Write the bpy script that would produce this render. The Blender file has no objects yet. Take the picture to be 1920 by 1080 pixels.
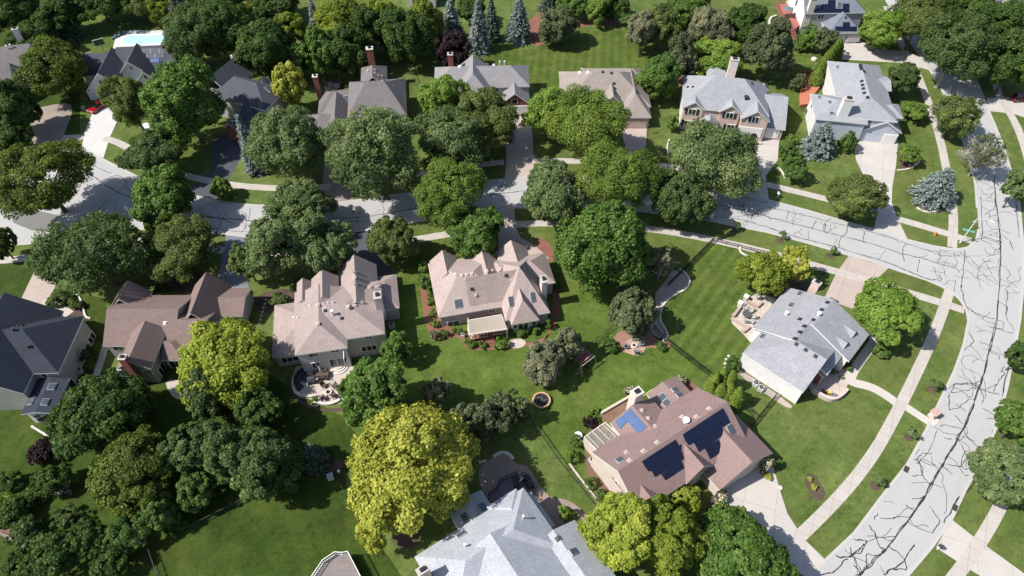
import bpy, bmesh, math, random
import numpy as np
from mathutils import Vector, Matrix
from mathutils.bvhtree import BVHTree
rnd = random.Random(7)
C = bpy.context.scene.collection
SC = bpy.context.scene
# ---------------------------------------------------------------- camera
F, TH, CH = 1280.0, math.radians(50), 90.0      # focal length in photo pixels, tilt below horizon, height
SN, CS = math.sin(TH), math.cos(TH)
CAM = Vector((0, 0, CH))
def ray(px, py):
    x, v = px - 960, py - 540
    return Vector((x, F*CS - v*SN, -(F*SN + v*CS)))
def P(px, py, z=0.0):                            # ground position of a survey point at height z
    r = ray(px, py); return CAM + r*((z - CH)/r.z)
def mpp(px, py, z=0.0):                          # metres per photo pixel there
    p = P(px, py, z); dep = p.y*CS - (z - CH)*SN
    return dep/F
# ---------------------------------------------------------------- materials
MATS = {}
def nt(name):
    m = bpy.data.materials.new(name); m.use_nodes = True
    t = m.node_tree; b = t.nodes['Principled BSDF']
    return m, t, b
def N(t, typ, **kw):
    n = t.nodes.new(typ)
    for k, v in kw.items():
        if k.startswith('i_'): n.inputs[k[2:].replace('_', ' ')].default_value = v
        else: setattr(n, k, v)
    return n
def ramp(t, fac, stops):
    r = t.nodes.new('ShaderNodeValToRGB'); e = r.color_ramp.elements
    while len(e) < len(stops): e.new(.5)
    for q, (p, c) in zip(e, stops): q.position = p; q.color = (*c, 1)
    t.links.new(fac, r.inputs[0]); return r.outputs[0]
def sc(c, k): return tuple(min(.95, x*k) for x in c)
def mix(t, fac, a, b, mode='MIX'):
    n = t.nodes.new('ShaderNodeMix'); n.data_type = 'RGBA'; n.blend_type = mode
    for s, v in ((n.inputs[0], fac), (n.inputs[6], a), (n.inputs[7], b)):
        if hasattr(v, 'links'): t.links.new(v, s)
        else: s.default_value = v if isinstance(v, float) else (*v[:3], 1)
    return n.outputs[2]
def noise(t, vec, scale, detail=4, rough=.6):
    n = N(t, 'ShaderNodeTexNoise'); n.inputs['Scale'].default_value = scale
    n.inputs['Detail'].default_value = detail; n.inputs['Roughness'].default_value = rough
    if vec is not None: t.links.new(vec, n.inputs['Vector'])
    return n.outputs['Fac']
def plain(name, col, rough=.7, var=.15, scale=1.2, metal=0.0, spec=.4):
    if name in MATS: return MATS[name]
    m, t, b = nt(name); g = N(t, 'ShaderNodeNewGeometry').outputs['Position']
    f = noise(t, g, scale, 5)
    t.links.new(ramp(t, f, [(.3, sc(col, 1-var)), (.7, sc(col, 1+var))]), b.inputs['Base Color'])
    b.inputs['Roughness'].default_value = rough; b.inputs['Metallic'].default_value = metal
    b.inputs['Specular IOR Level'].default_value = spec
    MATS[name] = m; return m
def shingle(name, col, var=.07, stain=.12):
    m, t, b = nt(name); uv = N(t, 'ShaderNodeUVMap').outputs[0]
    g = N(t, 'ShaderNodeNewGeometry').outputs['Position']
    br = N(t, 'ShaderNodeTexBrick', offset=.37, offset_frequency=2)
    t.links.new(uv, br.inputs['Vector'])
    br.inputs['Color1'].default_value = (*sc(col, 1-var), 1); br.inputs['Color2'].default_value = (*sc(col, 1+var), 1)
    br.inputs['Mortar'].default_value = (*sc(col, .62), 1)
    br.inputs['Scale'].default_value = 1.0; br.inputs['Mortar Size'].default_value = .02
    br.inputs['Brick Width'].default_value = .5; br.inputs['Row Height'].default_value = .24
    st = ramp(t, noise(t, g, .5, 6, .65), [(.3, (1-stain,)*3), (.7, (1+stain*.4,)*3)])
    sp = ramp(t, noise(t, g, 5.0, 3, .7), [(.3, (.86,)*3), (.7, (1.12,)*3)])
    c = mix(t, 1.0, mix(t, 1.0, br.outputs['Color'], st, 'MULTIPLY'), sp, 'MULTIPLY')
    t.links.new(c, b.inputs['Base Color']); b.inputs['Roughness'].default_value = .9
    b.inputs['Specular IOR Level'].default_value = .25
    MATS[name] = m; return m
def rows(name, col, row=.2, width=6.0, var=.05, mortar=.6, ms=.012, rough=.75):   # siding or brick
    m, t, b = nt(name); uv = N(t, 'ShaderNodeUVMap').outputs[0]
    g = N(t, 'ShaderNodeNewGeometry').outputs['Position']
    br = N(t, 'ShaderNodeTexBrick'); t.links.new(uv, br.inputs['Vector'])
    br.inputs['Color1'].default_value = (*sc(col, 1-var), 1); br.inputs['Color2'].default_value = (*sc(col, 1+var), 1)
    br.inputs['Mortar'].default_value = (*sc(col, mortar), 1); br.inputs['Scale'].default_value = 1
    br.inputs['Mortar Size'].default_value = ms; br.inputs['Brick Width'].default_value = width
    br.inputs['Row Height'].default_value = row
    st = ramp(t, noise(t, g, .8, 4), [(.3, (.88,)*3), (.7, (1.05,)*3)])
    t.links.new(mix(t, 1.0, br.outputs['Color'], st, 'MULTIPLY'), b.inputs['Base Color'])
    b.inputs['Roughness'].default_value = rough; MATS[name] = m; return m
def paving(name, col, var=.12, joint=None, ang=0.0):
    m, t, b = nt(name); g = N(t, 'ShaderNodeNewGeometry').outputs['Position']
    c = ramp(t, noise(t, g, .35, 6, .7), [(.25, sc(col, 1-var)), (.75, sc(col, 1+var*.7))])
    c = mix(t, 1.0, c, ramp(t, noise(t, g, 6, 3, .7), [(.3, (.9,)*3), (.7, (1.06,)*3)]), 'MULTIPLY')
    if joint:
        mp = N(t, 'ShaderNodeMapping'); mp.inputs['Rotation'].default_value = (0, 0, ang); t.links.new(g, mp.inputs[0])
        br = N(t, 'ShaderNodeTexBrick', offset=0.0); t.links.new(mp.outputs[0], br.inputs['Vector'])
        br.inputs['Color1'].default_value = (.96, .96, .96, 1); br.inputs['Color2'].default_value = (1.03, 1.03, 1.03, 1)
        br.inputs['Mortar'].default_value = (.68, .66, .64, 1); br.inputs['Scale'].default_value = 1
        br.inputs['Mortar Size'].default_value = .03; br.inputs['Brick Width'].default_value = joint; br.inputs['Row Height'].default_value = joint
        c = mix(t, 1.0, c, br.outputs['Color'], 'MULTIPLY')
    t.links.new(c, b.inputs['Base Color']); b.inputs['Roughness'].default_value = .9
    b.inputs['Specular IOR Level'].default_value = .2
    MATS[name] = m; return m
def lawn(name, dark, light, dry=(.14, .13, .04), dryamt=.35, ang=None, w=1.6, amt=.22):
    m, t, b = nt(name); g = N(t, 'ShaderNodeNewGeometry').outputs['Position']
    c = ramp(t, noise(t, g, .16, 6, .62), [(.3, dark), (.68, light)])
    c = mix(t, 1.0, c, ramp(t, noise(t, g, .62, 6, .78), [(.3, (.66,)*3), (.7, (1.3,)*3)]), 'MULTIPLY')
    c = mix(t, 1.0, c, ramp(t, noise(t, g, 1.1, 2, .5), [(.29, (.66,)*3), (.39, (1,)*3)]), 'MULTIPLY')
    c = mix(t, 1.0, c, ramp(t, noise(t, g, 2.4, 5, .75), [(.28, (.72,)*3), (.72, (1.27,)*3)]), 'MULTIPLY')
    c = mix(t, 1.0, c, ramp(t, noise(t, g, 9.0, 3, .8), [(.25, (.72,)*3), (.75, (1.25,)*3)]), 'MULTIPLY')
    d = N(t, 'ShaderNodeMath', operation='MULTIPLY'); d.inputs[1].default_value = dryamt
    mp = N(t, 'ShaderNodeMapping'); mp.inputs['Location'].default_value = (41, 17, 3); t.links.new(g, mp.inputs[0])
    f = ramp(t, noise(t, mp.outputs[0], .13, 9, .74), [(.48, (0, 0, 0)), (.70, (1, 1, 1))])
    t.links.new(f, d.inputs[0]); c = mix(t, d.outputs[0], c, dry)
    if ang is not None:
        wv = N(t, 'ShaderNodeTexWave', wave_type='BANDS', bands_direction='X', wave_profile='SIN')
        rp = N(t, 'ShaderNodeMapping'); rp.inputs['Rotation'].default_value = (0, 0, ang); t.links.new(g, rp.inputs[0])
        t.links.new(rp.outputs[0], wv.inputs[0]); wv.inputs['Scale'].default_value = .314/w
        wv.inputs['Distortion'].default_value = .5; wv.inputs['Detail Scale'].default_value = .3
        c = mix(t, 1.0, c, ramp(t, wv.outputs['Fac'], [(.3, (1-amt,)*3), (.85, (1+amt,)*3)]), 'MULTIPLY')
    t.links.new(c, b.inputs['Base Color']); b.inputs['Roughness'].default_value = .9
    b.inputs['Specular IOR Level'].default_value = .15
    MATS[name] = m; return m
def leafmat(name, dark, light, trans=.25, rough=.5):
    m, t, b = nt(name)
    a = N(t, 'ShaderNodeAttribute', attribute_name='tint').outputs['Fac']
    c = ramp(t, a, [(0, dark), (.55, tuple(.55*x+.45*y for x, y in zip(dark, light))), (1, (light[0]*1.12, light[1]*1.02, light[2]*.9))])
    t.links.new(c, b.inputs['Base Color']); b.inputs['Roughness'].default_value = rough
    b.inputs['Specular IOR Level'].default_value = .2
    tr = N(t, 'ShaderNodeBsdfTranslucent'); t.links.new(mix(t, 1.0, c, (1.3, 1.25, .6), 'MULTIPLY'), tr.inputs[0])
    ms = N(t, 'ShaderNodeMixShader'); ms.inputs[0].default_value = trans
    t.links.new(b.outputs[0], ms.inputs[1]); t.links.new(tr.outputs[0], ms.inputs[2])
    t.links.new(ms.outputs[0], t.nodes['Material Output'].inputs[0])
    MATS[name] = m; return m
def glass(name, col=(.02, .025, .03), rough=.08):
    m, t, b = nt(name); b.inputs['Base Color'].default_value = (*col, 1); b.inputs['Roughness'].default_value = rough
    b.inputs['Specular IOR Level'].default_value = .7; MATS[name] = m; return m
M = MATS
white = plain('white_trim', (.75, .74, .73), .55, .04)
PANE = glass('window_glass')
SKYL = glass('skylight_glass', (.07, .09, .11), .12)
SKYF = plain('skylight_frame', (.42, .40, .38), .5, .05)
metal = plain('gray_metal', (.35, .36, .37), .45, .08, metal=.3)
black = plain('black_metal', (.02, .02, .022), .5, .1)
bark = plain('bark', (.11, .085, .065), .9, .3, 4)
barkg = plain('pale_bark', (.33, .30, .27), .9, .25, 3)
# ---------------------------------------------------------------- mesh helper
class MB:
    def __init__(s): s.v = []; s.f = []; s.m = []
    def add(s, vs, fs, mi=0):
        o = len(s.v); s.v += [tuple(p) for p in vs]
        for f in fs: s.f.append(tuple(i+o for i in f)); s.m.append(mi)
    def box(s, c, d, rz=0.0, mi=0, mat=None):
        R = mat if mat is not None else Matrix.Rotation(rz, 3, 'Z')
        vs = [Vector(c) + R @ Vector((x*d[0]/2, y*d[1]/2, z*d[2]/2)) for z in (-1, 1) for y in (-1, 1) for x in (-1, 1)]
        s.add(vs, [(0, 2, 3, 1), (4, 5, 7, 6), (0, 1, 5, 4), (2, 6, 7, 3), (0, 4, 6, 2), (1, 3, 7, 5)], mi)
    def tube(s, a, b, r0, r1=None, n=8, mi=0, cap=True):
        a, b = Vector(a), Vector(b); r1 = r0 if r1 is None else r1
        d = (b-a).normalized(); x = d.orthogonal().normalized(); y = d.cross(x)
        vs = []
        for p, r in ((a, r0), (b, r1)):
            for i in range(n):
                q = 2*math.pi*i/n; vs.append(p + (x*math.cos(q) + y*math.sin(q))*r)
        fs = [(i, (i+1) % n, n+(i+1) % n, n+i) for i in range(n)]
        if cap: fs += [tuple(reversed(range(n))), tuple(range(n, 2*n))]
        s.add(vs, fs, mi)
    def prism(s, pts, z0, z1, mi=0, mtop=None):       # pts: 2-D outline
        A = sum(pts[i][0]*pts[(i+1) % len(pts)][1] - pts[(i+1) % len(pts)][0]*pts[i][1] for i in range(len(pts)))
        if A < 0: pts = pts[::-1]
        n = len(pts); vs = [(p[0], p[1], z0) for p in pts] + [(p[0], p[1], z1) for p in pts]
        s.add(vs, [(i, (i+1) % n, n+(i+1) % n, n+i) for i in range(n)] + [tuple(reversed(range(n)))], mi)
        s.add([(p[0], p[1], z1) for p in pts], [tuple(range(n))], mi if mtop is None else mtop)
    def lathe(s, c, prof, n=20, mi=0):
        o = len(s.v)
        for r, z in prof:
            for i in range(n):
                q = 2*math.pi*i/n; s.v.append((c[0]+r*math.cos(q), c[1]+r*math.sin(q), c[2]+z))
        for k in range(len(prof)-1):
            for i in range(n):
                j = (i+1) % n; s.f.append((o+k*n+i, o+k*n+j, o+(k+1)*n+j, o+(k+1)*n+i)); s.m.append(mi)
    def build(s, name, mats, parent=None, at=None, uv=True, smooth=False, bevel=0):
        if not isinstance(mats, (list, tuple)): mats = [mats]
        org = Vector(at) if at is not None else (parent_loc(parent) if parent else Vector((0, 0, 0)))
        me = bpy.data.meshes.new(name)
        me.from_pydata([tuple(Vector(p) - org) for p in s.v], [], s.f)
        for q in mats: me.materials.append(q)
        for p, i in zip(me.polygons, s.m): p.material_index = i; p.use_smooth = smooth
        if uv:
            l = me.uv_layers.new(name='UVMap').data
            for p in me.polygons:
                n = p.normal; tt = Vector((0, 0, 1)).cross(n)
                tt = tt.normalized() if tt.length > .05 else Vector((1, 0, 0)); bb = n.cross(tt)
                for li in p.loop_indices:
                    q = me.vertices[me.loops[li].vertex_index].co; l[li].uv = (q.dot(tt), q.dot(bb))
        o = bpy.data.objects.new(name, me); C.objects.link(o)
        if parent is not None:
            o.parent = parent
            if at is not None: o.location = org - parent_loc(parent)
        elif at is not None: o.location = org
        if bevel:
            b = o.modifiers.new('bevel', 'BEVEL'); b.width = bevel; b.segments = 2; b.limit_method = 'ANGLE'
        return o
def parent_loc(o):
    l = Vector((0, 0, 0))
    while o is not None: l += o.location; o = o.parent
    return l
def tag(o, label, cat, group=None, kind=None):
    if label: o['label'] = label
    if cat: o['category'] = cat
    if group: o['group'] = group
    if kind: o['kind'] = kind
    return o
def empty(name, loc, label, cat, group=None):
    o = bpy.data.objects.new(name, None); C.objects.link(o); o.location = loc; o.empty_display_size = .3
    return tag(o, label, cat, group)
def struct(name, mb, mat, kind='structure', label=None):
    o = mb.build(name, mat); o['kind'] = kind
    if label: o['label'] = label
    return o
# ---------------------------------------------------------------- ground sheets
def smooth(pts, it=2, closed=True):
    for _ in range(it):
        q = []; n = len(pts)
        for i in range(n if closed else n-1):
            a, b = pts[i], pts[(i+1) % n]
            q += [(a[0]*.75+b[0]*.25, a[1]*.75+b[1]*.25), (a[0]*.25+b[0]*.75, a[1]*.25+b[1]*.75)]
        if not closed: q = [pts[0]] + q + [pts[-1]]
        pts = q
    return pts
def W2(pts): return [(P(x, y).x, P(x, y).y) for x, y in pts]
def sheet(name, pts, z, mat, sm=0, kind='structure', label=None):
    w = W2(smooth(pts, sm) if sm else pts)
    bm = bmesh.new(); vs = [bm.verts.new((x, y, z)) for x, y in w]
    f = bm.faces.new(vs); bmesh.ops.triangulate(bm, faces=[f]); bm.normal_update()
    for f in bm.faces:
        if f.normal.z < 0: f.normal_flip()
    me = bpy.data.meshes.new(name); bm.to_mesh(me); bm.free(); me.materials.append(mat)
    o = bpy.data.objects.new(name, me); C.objects.link(o); o['kind'] = kind
    if label: o['label'] = label
    return o
def strip2(w, width):
    L, R = [], []
    for i, p in enumerate(w):
        a = Vector(w[max(0, i-1)]); b = Vector(w[min(len(w)-1, i+1)]); d = (b-a).normalized(); n = Vector((-d.y, d.x))
        k = width[i] if isinstance(width, list) else width
        L.append(Vector(p)+n*k/2); R.append(Vector(p)-n*k/2)
    return L, R
def ribbon(mb, w, width, z):
    L, R = strip2(w, width); n = len(w)
    mb.add([(p.x, p.y, z) for p in R] + [(p.x, p.y, z) for p in L], [(i, i+1, n+i+1, n+i) for i in range(n-1)])
def walk(name, pts, width, z, mat, sm=2):
    mb = MB(); ribbon(mb, W2(smooth(pts, sm, False)), width, z); return struct(name, mb, mat)
def wall_strip(mb, w, width, z0, z1):               # low solid band along a line
    L, R = strip2(w, width); n = len(w)
    vs = [(p.x, p.y, z0) for p in R]+[(p.x, p.y, z0) for p in L]+[(p.x, p.y, z1) for p in R]+[(p.x, p.y, z1) for p in L]
    fs = []
    for i in range(n-1):
        fs += [(2*n+i, 2*n+i+1, 3*n+i+1, 3*n+i), (i, i+1, 2*n+i+1, 2*n+i), (n+i+1, n+i, 3*n+i, 3*n+i+1)]
    fs += [(0, 2*n, 3*n, n), (n-1, 2*n-1, 4*n-1, 3*n-1)]
    mb.add(vs, fs)
# ================================================================ GROUND
G0 = lawn('grass', (.062, .100, .019), (.128, .168, .046), dryamt=.5)
gm = MB(); gm.add([(-1500, -300, 0), (1500, -300, 0), (1500, 3000, 0), (-1500, 3000, 0)], [(0, 1, 2, 3)])
struct('ground', gm, G0)
GD = lawn('grass_painted_shade', (.019, .040, .005), (.052, .086, .012), (.11, .12, .025), .4)  # dimness over the left lots is put into this grass colour
GB = lawn('grass_lush', (.050, .090, .013), (.108, .158, .030), dryamt=.3)
GS = lawn('grass_striped', (.048, .086, .013), (.096, .142, .028), dryamt=.25, ang=math.radians(38), w=1.9, amt=.12)
GV = lawn('grass_mown', (.050, .084, .013), (.098, .134, .026), dryamt=.3, ang=math.radians(6), w=2.1, amt=.10)
GJ = lawn('grass_banded', (.058, .094, .015), (.112, .150, .032), dryamt=.2, ang=math.radians(95), w=2.2, amt=.10)
def lw(m, pts, sm=0): return sheet('lawn', pts, .004, m, sm)
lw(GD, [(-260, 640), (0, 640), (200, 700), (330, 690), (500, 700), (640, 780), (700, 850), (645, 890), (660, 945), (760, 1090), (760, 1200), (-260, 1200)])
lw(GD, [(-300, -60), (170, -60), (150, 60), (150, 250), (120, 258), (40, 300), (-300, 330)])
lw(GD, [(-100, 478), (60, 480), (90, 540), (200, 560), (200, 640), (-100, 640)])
lw(GB, [(752, 480), (800, 455), (950, 480), (1150, 560), (1150, 625), (1240, 640), (1325, 700), (1300, 710), (1100, 780), (1130, 955), (1000, 800), (900, 840), (760, 790), (700, 640), (745, 600)])
lw(GS, [(1335, 455), (1400, 470), (1480, 540), (1410, 620), (1390, 690), (1325, 700), (1242, 642), (1238, 600), (1250, 565), (1292, 530), (1262, 505)])
lw(GV, [(1000, 95), (1050, 60), (1190, 55), (1250, 130), (1220, 175), (1050, 180), (1010, 190), (990, 140)])
lw(GV, [(900, 80), (1000, 95), (985, 130), (880, 128)])
lw(GJ, [(1430, 100), (1560, 100), (1560, 130), (1510, 200), (1500, 260), (1480, 270), (1450, 160), (1400, 150)])
lw(GB, [(150, -10), (330, -10), (330, 70), (215, 110), (165, 100)])
# paving
ROADC = paving('road_asphalt', (.412, .409, .402), .07)
CONC = paving('sidewalk_concrete', (0.469, 0.428, 0.389), .08, 1.7, .5)
DRV = paving('driveway_concrete', (0.490, 0.456, 0.421), .08, 4.2, .35)
DRVW = paving('white_concrete', (.56, .545, .535), .05, 4.2, .35)
DRVP = paving('pink_concrete', (0.447, 0.370, 0.327), .08, 4.5, .5)
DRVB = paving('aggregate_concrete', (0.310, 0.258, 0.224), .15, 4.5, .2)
ASPH = paving('driveway_asphalt', (.085, .09, .105), .18)
ASPH2 = paving('faded_asphalt', (.19, .20, .23), .12)
PATCH = paving('road_patch', (0.189, 0.185, 0.181), .08)
PAT = paving('patio_pavers', (0.516, 0.447, 0.396), .1, .9, .3)
AGG = paving('patio_aggregate', (.30, .24, .20), .25)
MULB = paving('brown_mulch', (.10, .07, .055), .4)
MULR = paving('red_mulch', (.24, .105, .075), .3)
GRAV = paving('pale_gravel', (0.387, 0.327, 0.292), .3)
STON = plain('pale_stone', (.58, .53, .47), .85, .25, 2)
r1u = [(40, 300), (120, 280), (170, 287), (225, 315), (275, 340), (335, 360), (400, 375), (440, 382), (480, 385), (560, 385), (620, 382), (680, 374), (760, 363), (850, 349), (920, 338), (985, 333), (1060, 331), (1130, 333), (1250, 345), (1362, 360), (1440, 375), (1515, 395), (1590, 417), (1652, 434), (1702, 450), (1752, 462), (1785, 467)]
cor = [(1800, 467), (1815, 464), (1826, 455), (1832, 445), (1835, 430)]
r2l = [(1835, 430), (1832, 390), (1829, 347), (1820, 310), (1805, 262), (1790, 222), (1772, 180), (1755, 150), (1730, 112), (1695, 62), (1650, -20), (1610, -90)]
r2r = [(1690, -90), (1735, -20), (1780, 62), (1810, 112), (1835, 160), (1852, 203), (1866, 236), (1880, 270), (1897, 325), (1911, 382), (1917, 445), (1919, 500), (1917, 550), (1912, 600), (1902, 655), (1888, 725), (1868, 800), (1842, 860), (1810, 917), (1785, 970), (1747, 1025), (1700, 1080), (1620, 1170)]
r2b = [(1440, 1170), (1515, 1085), (1547, 1052), (1602, 1000), (1657, 927), (1702, 870), (1737, 806), (1765, 747), (1790, 695), (1807, 647), (1816, 602), (1812, 580), (1800, 562), (1786, 549), (1767, 538)]
r1l = [(1740, 526), (1665, 501), (1630, 489), (1590, 478), (1515, 456), (1440, 436), (1385, 425), (1322, 412), (1200, 396), (1100, 390), (1020, 388), (960, 390), (930, 394), (850, 404), (775, 417), (705, 429), (650, 436), (560, 445), (480, 446), (400, 437), (330, 428), (260, 430), (180, 440), (100, 450), (62, 457), (20, 459), (-60, 452), (-120, 420), (-130, 360), (-60, 315)]
sheet('road', r1u + cor[:-1] + r2l + r2r + r2b + r1l, .022, ROADC)
sheet('road_patch', [(8, 372), (28, 362), (62, 393), (110, 404), (95, 436), (60, 432), (25, 418)], .026, PATCH)
KERB = paving('kerb_concrete', (.46, .44, .42), .06)
mb = MB()
for e in (r1u + cor, r2l[1:], r2r, r2b + r1l):
    wall_strip(mb, W2(e), .42, -.02, .055)
struct('kerb', mb, KERB)
# sidewalks
SWW = 1.65
walk('sidewalk', [(118, 258), (140, 257), (157, 257)], SWW, .018, CONC)
walk('sidewalk', [(195, 259), (222, 267), (250, 283), (285, 305), (335, 327), (400, 341), (450, 349), (530, 354), (620, 350)], SWW, .018, CONC)
walk('sidewalk', [(655, 345), (760, 330), (860, 314), (945, 304)], SWW, .018, CONC)
walk('sidewalk', [(996, 301), (1035, 301), (1110, 303), (1178, 306)], SWW, .018, CONC)
walk('sidewalk', [(1208, 308), (1260, 313), (1340, 325), (1412, 342)], SWW, .018, CONC)
walk('sidewalk', [(1438, 346), (1500, 361), (1565, 377), (1646, 399)], SWW, .018, CONC)
walk('sidewalk', [(1678, 409), (1730, 424), (1775, 438), (1808, 448), (1822, 452)], SWW, .0183, CONC)
walk('sidewalk', [(-100, 484), (0, 489), (40, 485), (80, 479)], SWW, .018, CONC)
walk('sidewalk', [(110, 470), (200, 457), (270, 450), (340, 455), (420, 470)], SWW, .018, CONC)
walk('sidewalk', [(453, 474), (520, 474), (590, 472), (660, 469)], SWW, .018, CONC)
walk('sidewalk', [(702, 464), (770, 451), (850, 437), (935, 425)], SWW, .018, CONC)
walk('sidewalk', [(966, 421), (1020, 418), (1100, 420), (1200, 427), (1260, 435), (1340, 450), (1450, 476), (1520, 496), (1575, 511)], SWW, .018, CONC)
walk('sidewalk', [(1570, 510), (1640, 530), (1700, 548), (1770, 569), (1808, 582)], SWW, .0187, CONC)
walk('sidewalk', [(1662, 12), (1692, 87), (1700, 100)], SWW, .018, CONC)
walk('sidewalk', [(1712, 118), (1735, 175), (1750, 217), (1765, 270), (1773, 310), (1782, 355), (1788, 400), (1787, 435), (1785, 464)], SWW, .018, CONC)
walk('sidewalk', [(1868, 158), (1872, 180), (1902, 225), (1922, 275), (1935, 330)], SWW, .018, CONC)
walk('sidewalk', [(1900, 890), (1882, 935), (1865, 970), (1837, 1017), (1802, 1067), (1760, 1120)], SWW, .0183, CONC)
walk('sidewalk', [(1783, 540), (1777, 555), (1765, 592), (1745, 642), (1717, 702), (1690, 757), (1664, 806), (1642, 845), (1602, 900), (1552, 955), (1495, 1010)], SWW, .018, CONC)
PTH = paving('path_concrete', (0.516, 0.473, 0.430), .08)
walk('path', [(1690, 757), (1720, 777), (1752, 798)], 1.3, .0145, PTH, 1)
walk('path', [(1580, 706), (1600, 718), (1630, 724), (1657, 738), (1683, 757)], 1.5, .0145, PTH)
walk('path', [(1592, 716), (1602, 692), (1622, 664), (1640, 640), (1636, 622), (1625, 612)], 1.4, .0135, PTH)
walk('path', [(180, 705), (195, 660), (205, 620)], 1.1, .0145, PTH, 1)
walk('path', [(80, 567), (110, 575), (130, 590)], 1.6, .0145, PTH, 1)
# driveways
def drive(pts, mat, sm=0): return sheet('driveway', pts, .014, mat, sm)
drive([(166, 205), (228, 195), (222, 222), (206, 257), (194, 296), (152, 284), (158, 250), (172, 215)], DRVW)
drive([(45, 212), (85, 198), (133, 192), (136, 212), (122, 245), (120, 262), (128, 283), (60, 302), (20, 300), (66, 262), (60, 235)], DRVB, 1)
drive([(398, 262), (450, 235), (456, 290), (432, 330), (408, 378), (345, 363), (372, 340), (396, 318)], ASPH)
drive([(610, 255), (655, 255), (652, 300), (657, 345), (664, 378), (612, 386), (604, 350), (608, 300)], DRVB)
drive([(945, 230), (990, 205), (998, 250), (1001, 300), (999, 335), (946, 338), (950, 300)], DRVP)
drive([(932, 390), (964, 389), (967, 425), (976, 445), (1003, 460), (1030, 485), (935, 485), (934, 430)], DRVP)
drive([(1160, 233), (1213, 233), (1210, 300), (1206, 338), (1176, 337), (1178, 290)], DRVP)
drive([(1380, 255), (1461, 258), (1458, 300), (1436, 330), (1442, 378), (1352, 362), (1385, 345), (1412, 312), (1406, 284)], DRV)
drive([(1600, 260), (1684, 263), (1680, 310), (1673, 350), (1672, 380), (1682, 408), (1704, 453), (1638, 431), (1646, 395), (1641, 360), (1622, 335), (1605, 300)], DRV)
drive([(1562, 78), (1614, 76), (1640, 92), (1700, 97), (1738, 112), (1768, 142), (1778, 190), (1745, 132), (1690, 118), (1567, 111)], DRV)
drive([(1591, 480), (1667, 502), (1643, 524), (1636, 556), (1615, 585), (1545, 560), (1568, 512)], DRVP)
drive([(1340, 918), (1447, 865), (1462, 918), (1476, 962), (1497, 995), (1512, 1015), (1550, 1052), (1520, 1088), (1480, 1062), (1430, 1003), (1378, 962)], DRV)
drive([(1783, 973), (1830, 1010), (1960, 1104), (1900, 1120), (1755, 1027)], DRV)
drive([(1850, 184), (1960, 181), (1960, 232), (1898, 213), (1852, 208)], DRV)
drive([(645, 505), (658, 437), (703, 430), (705, 472), (737, 505), (748, 525), (650, 525)], ASPH)
drive([(402, 545), (415, 490), (424, 440), (482, 446), (456, 482), (468, 545)], ASPH2)
drive([(40, 560), (78, 480), (97, 450), (112, 452), (120, 490), (102, 540), (80, 585), (20, 585)], DRVP)
# patios, beds
sheet('patio', [(552, 690), (560, 685), (640, 680), (672, 688), (690, 690), (690, 740), (640, 757), (610, 760), (590, 752), (560, 742), (549, 720)], .012, PAT, 1)
sheet('patio', [(1372, 590), (1400, 560), (1420, 550), (1455, 560), (1405, 640), (1395, 628), (1372, 606)], .012, PAT)
sheet('patio', [(896, 878), (912, 866), (925, 856), (945, 851), (960, 862), (968, 870), (985, 872), (997, 884), (1008, 903), (1020, 920), (1033, 934), (1062, 936), (1082, 948), (1098, 965), (1115, 990), (1108, 1000), (1085, 965), (1065, 950), (1050, 1000), (1000, 990), (920, 940), (899, 910)], .012, AGG, 1)
sheet('patio', [(1515, 720), (1560, 680), (1600, 690), (1587, 726), (1586, 738), (1568, 752), (1545, 750), (1520, 735)], .012, PAT, 1)
sheet('patio', [(308, 712), (345, 712), (352, 736), (335, 752), (318, 738)], .012, PAT, 1)
sheet('patio', [(952, 643), (960, 637), (978, 634), (987, 641), (982, 650), (968, 654), (956, 651)], .014, PAT, 1)
sheet('patio', [(1168, 657), (1172, 640), (1188, 632), (1206, 638), (1211, 655), (1200, 666), (1184, 666)], .012, paving('pink_pavers', (.47, .32, .25), .15, .5, 0), 2)
def bed(pts, mat, sm=1): return sheet('mulch_bed', pts, .008, mat, sm)
bed([(784, 500), (800, 540), (822, 600), (860, 622), (905, 640), (955, 645), (1010, 640), (1040, 618), (1052, 575), (1040, 520), (1030, 640), (985, 650), (935, 655), (880, 657), (868, 645), (864, 630), (815, 640), (803, 625), (789, 560)], MULR)
bed([(1000, 450), (1012, 446), (1026, 452), (1038, 470), (1040, 490), (1025, 490), (1010, 470)], MULR)
bed([(1146, 640), (1160, 620), (1200, 610), (1225, 630), (1262, 642), (1250, 655), (1210, 650), (1200, 668), (1180, 664), (1158, 656), (1142, 650)], paving('terracotta_mulch', (.30, .17, .125), .25))
bed([(1160, 545), (1180, 540), (1230, 545), (1225, 575), (1180, 580), (1172, 580), (1163, 565)], MULR)
bed([(1262, 505), (1285, 513), (1294, 526), (1288, 541), (1265, 553), (1245, 567), (1237, 585), (1236, 602), (1250, 630), (1240, 640), (1222, 628), (1215, 600), (1222, 560), (1245, 530)], GRAV)
bed([(540, 700), (550, 735), (575, 758), (610, 768), (650, 762), (700, 735), (690, 750), (640, 774), (590, 770), (555, 752), (538, 725)], MULB)
bed([(1508, 900), (1515, 887), (1530, 890), (1536, 905), (1548, 920), (1545, 935), (1532, 942), (1522, 930), (1512, 912)], MULB)
bed([(740, 985), (755, 967), (775, 963), (788, 985), (785, 1015), (770, 1030), (748, 1030), (736, 1010)], MULB)
bed([(1100, 800), (1095, 880), (1130, 960), (1200, 985), (1210, 960), (1150, 850), (1140, 790)], paving('garden_soil', (.17, .105, .075), .35))
bed([(1120, 780), (1180, 745), (1200, 730), (1210, 742), (1190, 765), (1140, 795)], paving('bark_mulch', (.22, .13, .09), .3))
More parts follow.
